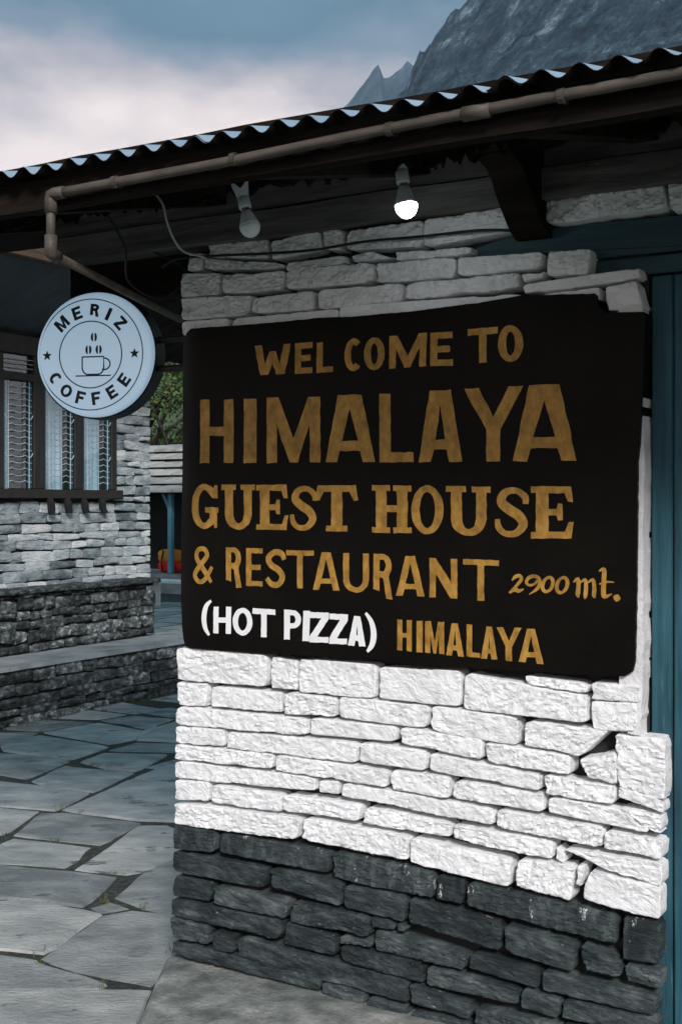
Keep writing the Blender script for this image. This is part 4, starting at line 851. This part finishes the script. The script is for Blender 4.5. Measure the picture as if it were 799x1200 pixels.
cb = MB(); pts = smooth_path([(-2.62, .0, 2.42), (-2.50, -.055, 2.428), (-2.30, -.06, 2.418), (-2.13, -.06, 2.407), (-1.98, -.06, 2.402), (-1.80, -.062, 2.408), (-1.62, -.065, 2.402), (-1.42, -.06, 2.40), (-1.30, -.05, 2.385)], 6)
tag(cb.tube(pts, .0042, 8).build('cable', M_CABLE, None, True), 'thin black cable sagging across the top courses of white stone', 'cable')
cb = MB(); cb.tube(smooth_path([(-2.30, -.45, 2.54), (-2.27, -.44, 2.50), (-2.262, -.43, 2.45), (-2.258, -.40, 2.40), (-2.25, -.36, 2.37), (-2.22, -.3, 2.36), (-2.215, -.25, 2.33)], 6), .0035, 8)
tag(cb.build('wire', M_WIRE, None, True), 'pale loose wire dangling from the eave above the wall corner', 'wire')
cb = MB(); cb.tube(smooth_path([(-2.62, -.3, 2.56), (-2.60, -.22, 2.45), (-2.68, -.1, 2.36), (-2.60, -.02, 2.31), (-2.52, .0, 2.40), (-2.66, -.05, 2.48)], 7), .004, 8)
tag(cb.build('cable', M_CABLE, None, True), 'tangled black cable hanging beside the wall corner above the round sign', 'cable')

# ------------------------------------------------------------------ stone house across the alley (faces +x)
Y = lambda yc: yc - 3.3                                    # distance from the camera line -> world y
HX = -7.1
ho = thing('stone_house', (HX, Y(7.5), .9), 'grey ledge stone house with dark barred window behind round sign', 'building')
hw = MB().box((HX - 3.2, Y(5.6), 0), (HX - .04, Y(8.72), 1.64)).box((HX - 3.2, Y(5.6), 2.90), (HX - .04, Y(8.72), 3.2)).box((HX - 3.2, Y(8.30), 1.64), (HX - .04, Y(8.72), 2.90)).box((HX - 3.2, Y(5.6), 1.64), (HX - .8, Y(8.30), 2.90)).build('wall', M_CORE, ho)
def side(xp): return lambda a, z, o: Vector((xp + o, a, z))
def courses(xp, y0, y1, z0, z1, hr, wr, m, parent, seed, hole=None, flip=False, **kw):
    r_ = random.Random(seed); z = z0; sd = seed * 31
    while z < z1 - .02:
        h = min(r_.uniform(*hr), z1 - z); 
        if z1 - z - h < .03: h = z1 - z
        y = y0 - r_.uniform(0, wr[0])
        while y < y1 - .02:
            w_ = r_.uniform(*wr)
            if y1 - y - w_ < wr[0] * .5: w_ = y1 - y
            a, b = max(y, y0), y + w_
            if hole and z + h > hole[2] and z < hole[3] and b > hole[0] and a < hole[1]:
                if b <= hole[1]: y += w_; continue
                a = hole[1]
            j = lambda: r_.uniform(-.007, .007)
            stone([(b, z + h + j()), (a, z + h + j()), (a, z + j()), (b, z + j())][::-1] if False else [(a, z + h + j()), (b, z + h + j()), (b, z + j()), (a, z + j())], sd, side(xp), m, parent, **kw); sd += 1
            y += w_
        z += h
courses(HX - .03, Y(5.6), Y(8.78), .93, 2.55, (.055, .095), (.12, .36), M_HSTONE, hw, 3, hole=(Y(5), Y(8.30), 1.66, 2.9), step=.035, relief=.016, proud=.026, gap=.002, rnd=.012, jit=.011)
# end wall of the house (corner return) is plain stone core; roof soffit rises outward to the fascia
for k in range(18):
    ya = Y(5.6) + k * .44; yb = ya + .44
    dark = yb > Y(7.75)  # panels farther back take the darker sheet colour
    vs = []; n_ = 12
    for i in range(n_ + 1):
        y = lerp(ya, yb, i / n_); o_ = .012 * abs(math.sin(i / n_ * math.pi * 2))
        vs += [(HX - .1, y, 2.94 + o_), (HX + .92, y, 3.36 + o_), (HX - .1, y, 2.96 + o_), (HX + .92, y, 3.38 + o_)]
    mesh('soffit_panel', vs, [(i * 4, i * 4 + 1, i * 4 + 5, i * 4 + 4) for i in range(n_)] + [(i * 4 + 2, i * 4 + 6, i * 4 + 7, i * 4 + 3) for i in range(n_)], M_DSHEET if dark else M_BSHEET, ho)
MB().bbox((HX + .86, Y(5.6), 3.32), (HX + .95, Y(13.5), 3.44), .01).build('fascia', M_BEAM, ho)
MB().add([(HX + .98, Y(5.5), 3.445), (HX + .98, Y(13.6), 3.445), (HX - 3.3, Y(13.6), 5.30), (HX - 3.3, Y(5.5), 5.30), (HX + .98, Y(5.5), 3.49), (HX + .98, Y(13.6), 3.49), (HX - 3.3, Y(13.6), 5.35), (HX - 3.3, Y(5.5), 5.35)], [(0, 1, 2, 3), (7, 6, 5, 4), (0, 4, 5, 1), (1, 5, 6, 2), (2, 6, 7, 3), (3, 7, 4, 0)]).build('roof', M_SLATE, ho)
# window
fx0, fx1 = HX - .02, HX + .035
win = MB()
yb = [6.38, 6.45, 6.83, 6.95, 7.276, 7.40, 7.75, 7.857, 8.21, 8.28]
win.bbox((fx0, Y(6.38), 1.66), (fx1 + .02, Y(8.34), 1.735)); win.bbox((fx0, Y(6.38), 2.59), (fx1, Y(8.28), 2.655)); win.bbox((fx0, Y(6.38), 2.80), (fx1, Y(8.28), 2.95))
for i in range(0, len(yb), 2): win.bbox((fx0 - .001, Y(yb[i]), 1.736), (fx1 - .003, Y(yb[i + 1]), 2.80))
wn = win.build('window', M_FRAME, ho)
M_GLASS = mat('window_glass', [(.05, .07, .08), (.06, .08, .09)], 3, .06, spec=.9)
t = M_GLASS.node_tree; t.nodes.clear()
o_ = t.nodes.new('ShaderNodeOutputMaterial'); mx_ = t.nodes.new('ShaderNodeMixShader'); tr_ = t.nodes.new('ShaderNodeBsdfTransparent'); gl_ = t.nodes.new('ShaderNodeBsdfGlossy')
gl_.inputs['Roughness'].default_value = .03; tr_.inputs[0].default_value = (.86, .93, .96, 1)
mx_.inputs[0].default_value = .10; t.links.new(tr_.outputs[0], mx_.inputs[1]); t.links.new(gl_.outputs[0], mx_.inputs[2]); t.links.new(mx_.outputs[0], o_.inputs[0])
for i in range(1, len(yb) - 1, 2):
    a, b = Y(yb[i]), Y(yb[i + 1])
    sa = MB()                                                # sash
    for (p, q) in (((a, 1.74), (a + .03, 2.585)), ((b - .03, 1.74), (b, 2.585))): sa.bbox((fx0 + .005, p[0], p[1]), (fx0 + .03, q[0], q[1]), .003)
    sa.build('sash', M_TEAL, wn)
    MB().box((fx0 + .006, a + .03, 1.74), (fx0 + .010, b - .03, 2.585)).build('pane', M_GLASS, wn)
    MB().box((fx0 + .006, a, 2.66), (fx0 + .010, b, 2.795)).build('pane', M_GLASS, wn)
    bars = MB()
    for k in range(16):
        z = 1.79 + k * .05; ys = [lerp(a + .02, b - .02, t / 8) for t in range(9)]
        bars.tube([(fx1 - .012, y, z + (.012 if t in (2, 6) else 0)) for t, y in enumerate(ys)], .0032, 6)
    for y in (a + .05, b - .05): bars.tube([(fx1 - .008, y, 1.74), (fx1 - .008, y, 2.585)], .004, 6)
    for k in range(3): bars.tube([(fx1 - .012, a, 2.69 + k * .035), (fx1 - .012, b, 2.69 + k * .035)], .003, 6)
    for z in (1.98, 2.28):
        for y, s_ in ((a + .05, -1), (b - .05, 1)): bars.tube([(fx1 - .008, y, z), (fx1 - .008, y + s_ * .025, z + .015), (fx1 - .008, y + s_ * .04, z + .04)], .004, 6)
    bars.build('grille', M_BARS, wn)
    c = []; n_ = 40
    wide = (b - a) * (.55 if i == 3 else 1.0)
    for k in range(n_ + 1):
        y = lerp(a, a + wide, k / n_); c += [(HX - .12 + .018 * math.sin(k * 1.1) + .01 * math.sin(k * .37), y, 1.72), (HX - .12 + .014 * math.sin(k * 1.1 + .3), y, 2.60)]
    mesh('curtain', c, [(2 * k, 2 * k + 2, 2 * k + 3, 2 * k + 1) for k in range(n_)], M_CURT, wn, True)
for k, yc in enumerate((7.43, 7.63, 7.83, 8.05)):           # small curved iron brackets under the sill
    pts = [(HX + .05, 1.665, .0), (HX + .052, 1.62, .012), (HX + .045, 1.575, .02), (HX + .04, 1.54, .022 + .01 * k)]
    mb = MB(); vs = []
    for (x, z, dy), hw_ in zip(pts, (.024, .032, .034, .026)):
        y = Y(yc) + dy * 1.4; vs += [(x + .012, y - hw_, z), (x + .012, y + hw_, z), (x - .012, y + hw_, z), (x - .012, y - hw_, z)]
    mb.add(vs, [(i * 4 + j, i * 4 + (j + 1) % 4, i * 4 + 4 + (j + 1) % 4, i * 4 + 4 + j) for i in range(3) for j in range(4)] + [(3, 2, 1, 0), (12, 13, 14, 15)]).build('sill_bracket', M_IRON, ho)

# retaining wall under the house and low ledge wall along the pavement
TX = -6.9
tw = thing('retaining_wall', (TX, Y(7.4), .45), 'dark lichened rubble wall below the barred window, behind the low ledge', 'wall')
tc_ = MB().box((TX - .26, Y(5.7), .40), (TX - .04, Y(8.52), .92)).build('core', M_CORE, tw)
courses(TX - .03, Y(6.1), Y(8.58), .46, .915, (.06, .11), (.10, .24), M_MOSS, tc_, 7, step=.022, relief=.026, proud=.034, gap=.003, rnd=.03, jit=.016)
r_ = random.Random(9); y = Y(5.7)
while y < Y(8.6):
    w_ = r_.uniform(.25, .5); b = min(y + w_, Y(8.63))
    stone([(y, .965 + r_.uniform(-.008, .008)), (b, .965 + r_.uniform(-.008, .008)), (b, .915), (y, .915)], 900 + int(y * 50), side(TX), M_MOSS, tc_, step=.03, proud=.045, relief=.014, back=.3, gap=.003); y = b
for o_ in ():
    pass
LX = -6.45
lw = thing('ledge_wall', (LX, Y(7.5), 0), 'low dark stone ledge wall with flat slab top beside the pavement', 'wall')
lc = MB().box((TX - .1, Y(5.2), -.01), (LX - .04, Y(11.5), .42)).build('core', M_CORE, lw)
courses(LX - .03, Y(5.6), Y(10.2), .015, .425, (.05, .10), (.14, .42), M_MOSS, lc, 12, step=.035, relief=.018, proud=.032, gap=.003, rnd=.018, jit=.013)
y = Y(5.2)
while y < Y(11.5):
    b = y + r_.uniform(.5, .95)
    n_ = 10; vs = []
    for i in range(n_ + 1):
        yy_ = lerp(y + .003, b - .003, i / n_); wv = .012 * nz(yy_ * 6, 1, 0)
        vs += [(TX - .1, yy_, .455), (LX + .015 + wv, yy_, .455 + .003 * nz(yy_ * 5, 4, 0)), (LX + .02 + wv, yy_, .425), (TX - .1, yy_, .42)]
    mesh('ledge_slab', vs, [(i * 4 + j, i * 4 + (j + 1) % 4, i * 4 + 4 + (j + 1) % 4, i * 4 + 4 + j) for i in range(n_) for j in range(4)] + [(0, 1, 2, 3), (n_ * 4 + 3, n_ * 4 + 2, n_ * 4 + 1, n_ * 4)], M_CAP, lw); y = b

# ------------------------------------------------------------------ shed at the end of the alley
SY = Y(17.4); SX0, SX1 = -17.0, -10.0
sh = thing('slate_shed', (-13.8, SY, 0), 'small open shed with slate roof and blue posts at alley end', 'shed')
MB().box((SX0, SY - .1, -.01), (SX1, SY + 2.6, .37)).build('platform', M_CAP, sh)
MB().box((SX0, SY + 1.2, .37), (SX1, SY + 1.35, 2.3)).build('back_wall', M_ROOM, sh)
for x in (-16.2, -14.9, -13.64, -12.2, -10.9):
    MB().bbox((x - .045, SY - .02, .37), (x + .045, SY + .07, 1.80), .008).add([(x - .045, SY, 1.5), (x - .20, SY, 1.80), (x - .13, SY, 1.80), (x - .045, SY, 1.62), (x - .045, SY + .05, 1.5), (x - .20, SY + .05, 1.80), (x - .13, SY + .05, 1.80), (x - .045, SY + .05, 1.62)], [(0, 1, 2, 3), (7, 6, 5, 4), (0, 4, 5, 1), (2, 6, 7, 3), (1, 5, 6, 2)]).build('post', M_BLUE, sh)
MB().bbox((SX0, SY - .03, 1.80), (SX1, SY + .09, 1.90), .01).build('beam', M_DWOOD, sh)
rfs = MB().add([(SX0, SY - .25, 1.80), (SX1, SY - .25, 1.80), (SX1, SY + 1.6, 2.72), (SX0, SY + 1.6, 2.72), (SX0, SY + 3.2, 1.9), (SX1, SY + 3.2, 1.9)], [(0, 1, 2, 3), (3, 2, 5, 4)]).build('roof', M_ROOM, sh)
r_ = random.Random(21)
for j in range(6):
    x = SX0 - r_.random() * .4
    while x < SX1:
        w_ = r_.uniform(.35, .75); ya = SY - .32 + j * .32; yb_ = ya + .46; sl = .497; hz = 1.80 + (ya - SY + .25) * sl + .05
        if abs(x + w_ / 2 + 14.3 - .8 * j * .32) < 2.6:
            th = r_.uniform(.025, .04); k = [r_.uniform(-.05, .05) for _ in range(4)]
            vs = [(x + .01, ya + k[0], hz), (x + w_ - .01, ya + k[1], hz), (x + w_ - .01, yb_, hz + .46 * .27), (x + .01, yb_, hz + .46 * .27)]
            vs += [(a_, b_, c_ + th) for a_, b_, c_ in vs]
            mesh('slate', vs, [(3, 2, 1, 0), (4, 5, 6, 7), (0, 1, 5, 4), (1, 2, 6, 5), (2, 3, 7, 6), (3, 0, 4, 7)], M_SLATE, rfs)
        x += w_
# rucksack on the platform
bx = -13.80; bk = thing('rucksack', (bx, SY + .25, .37), 'orange and red rucksack lying on the shed platform by blue post', 'rucksack')
def blob(c, rx, ry, rz, n=14, m_=9, seed=0):
    vs = []; fs = []
    for j in range(m_ + 1):
        ph = math.pi * j / m_
        for i in range(n):
            t = i * math.tau / n; k = 1 + .12 * nz(math.cos(t) * 2 + seed, math.sin(t) * 2, ph * 2)
            ce = lambda v: math.copysign(abs(v) ** .7, v)
            vs.append((c[0] + rx * k * math.sin(ph) ** .6 * ce(math.cos(t)), c[1] + ry * k * math.sin(ph) ** .6 * ce(math.sin(t)), c[2] + rz * ce(math.cos(ph))))
    fs = [(j * n + i, j * n + (i + 1) % n, (j + 1) * n + (i + 1) % n, (j + 1) * n + i)[::-1] for j in range(m_) for i in range(n)]
    return vs, fs
mesh('body', *blob((bx, SY + .25, .49), .26, .14, .12, seed=2), M_RED, bk, True)
mesh('top_roll', *blob((bx - .02, SY + .25, .67), .25, .13, .13, seed=5), M_ORANGE, bk, True)
MB().tube([(bx - .09, SY + .10, .40), (bx - .10, SY + .08, .55), (bx - .09, SY + .12, .78)], .014, 6).tube([(bx + .09, SY + .10, .40), (bx + .10, SY + .08, .55), (bx + .09, SY + .12, .78)], .014, 6).build('strap', M_IRON, bk)
be = thing('bench', (-11.9, Y(15.0), 0), 'white painted bench in front of the slate shed', 'bench')
MB().bbox((-12.6, Y(14.9), .40), (-11.0, Y(15.25), .44), .005).build('seat', M_BENCH, be)
for x in (-12.15, -11.2):
    for y_ in (Y(14.95), Y(15.2)): MB().bbox((x - .03, y_ - .03, 0), (x + .03, y_ + .03, .40), .004).build('leg', M_BENCH, be)

# ------------------------------------------------------------------ trees and hillside beyond the shed
hs = []; n_ = 40
for j in range(n_ + 1):
    for i in range(n_ + 1):
        x = lerp(-75, 20, i / n_); y = lerp(23, 110, j / n_); hs.append((x, y, -1 + max(0, (y - 24)) * .30 + 2.0 * nz(x * .08, y * .08, 3)))
hl = mesh('hillside', hs, [(j * (n_ + 1) + i, j * (n_ + 1) + i + 1, (j + 1) * (n_ + 1) + i + 1, (j + 1) * (n_ + 1) + i) for j in range(n_) for i in range(n_)], M_HILL, None, True); struct(hl)
def tree(loc, rad, h, seed, label, n=9500):
    r_ = random.Random(seed); loc = Vector(loc)
    t = thing('leafy_tree', loc, label, 'tree', 'trees beyond the shed')
    tk = MB(); tk.tube([loc, loc + Vector((.1, 0, h * .3)), loc + Vector((-.05, .1, h * .62)), loc + Vector((0, 0, h * .9))], [.17, .13, .09, .03], 9)
    clumps = []
    for k in range(34):
        th = r_.uniform(0, math.tau); ph = math.acos(r_.uniform(-.75, 1)); q = r_.uniform(.55, 1)
        c = loc + Vector((rad * q * math.sin(ph) * math.cos(th), rad * q * math.sin(ph) * math.sin(th), h * .58 + h * .42 * q * math.cos(ph)))
        clumps.append((c, r_.uniform(.35, .75) * rad * .42)); s0 = loc + Vector((0, 0, h * r_.uniform(.3, .7))); tk.tube([s0, s0.lerp(c, .5) + Vector((0, 0, .1)), c], [.05, .03, .012], 5)
    tk.build('trunk', M_TRUNK, t, True)
    vs = []; fs = []
    for _ in range(n):
        c, cr_ = r_.choice(clumps); d = Vector((r_.gauss(0, 1), r_.gauss(0, 1), r_.gauss(0, .8))).normalized() * cr_ * r_.uniform(.4, 1.05); p = c + d
        s_ = r_.uniform(.035, .085); u = Vector((r_.gauss(0, 1), r_.gauss(0, 1), r_.gauss(0, .6))).normalized(); v = u.orthogonal().normalized(); v = (v + u.cross(v) * r_.uniform(-1, 1)).normalized()
        b = len(vs); vs += [p - u * s_, p + v * s_ * .5, p + u * s_, p - v * s_ * .5]; fs.append((b, b + 1, b + 2, b + 3))
    mesh('crown', vs, fs, M_LEAF, t)
tree((-17.8, 18.5, 0), 2.4, 6.4, 1, 'broad leafy green tree seen in the gap above the slate roof')
tree((-20.5, 20.5, .2), 2.6, 7.2, 2, 'taller green tree behind the shed, left of the gap')
tree((-15.2, 20.6, .2), 2.3, 6.0, 3, 'smaller green tree behind the shed, hidden largely by the guest house')

# ------------------------------------------------------------------ weeds along the wall foot and in the joints
r_ = random.Random(77); vs = []; fs = []
spots = [(LX + .02 + abs(r_.gauss(0, .03)), r_.uniform(Y(5.8), Y(9.6))) for _ in range(90)]
spots += [(p[0] + r_.gauss(0, .012), p[1] + r_.gauss(0, .012)) for s_ in SLABS for p in s_ if r_.random() < .22]
for cx, cy in spots:
    for _ in range(r_.randint(6, 16)):
        x, y = cx + r_.gauss(0, .014), cy + r_.gauss(0, .014); h = r_.uniform(.012, .04); a_ = r_.uniform(0, math.tau); l_ = r_.uniform(.2, .9) * h; w_ = .0022
        dx, dy = math.cos(a_), math.sin(a_); b = len(vs)
        vs += [(x - dy * w_, y + dx * w_, .02), (x + dy * w_, y - dx * w_, .02), (x + dx * l_, y + dy * l_, .02 + h)]; fs.append((b, b + 1, b + 2))
M_WEED = mat('weed_green', [(.03, .05, .012), (.08, .10, .03), (.14, .13, .06)], 9, .8)
struct(mesh('weeds', vs, fs, M_WEED), 'stuff', 'small green and straw weeds in paving joints and along the wall foot')

# ------------------------------------------------------------------ thin mountain air
hz_ = MB().box((-6500, -1500, -40), (6500, 7000, 2100)).build('haze', [])
hm = bpy.data.materials.new('haze_air'); hm.use_nodes = True; t = hm.node_tree; t.nodes.clear()
o_ = t.nodes.new('ShaderNodeOutputMaterial'); pv = t.nodes.new('ShaderNodeVolumePrincipled'); pv.inputs['Color'].default_value = (.60, .80, 1, 1); pv.inputs['Density'].default_value = .00006
t.links.new(pv.outputs[0], o_.inputs['Volume']); hz_.data.materials.append(hm); struct(hz_, 'stuff')
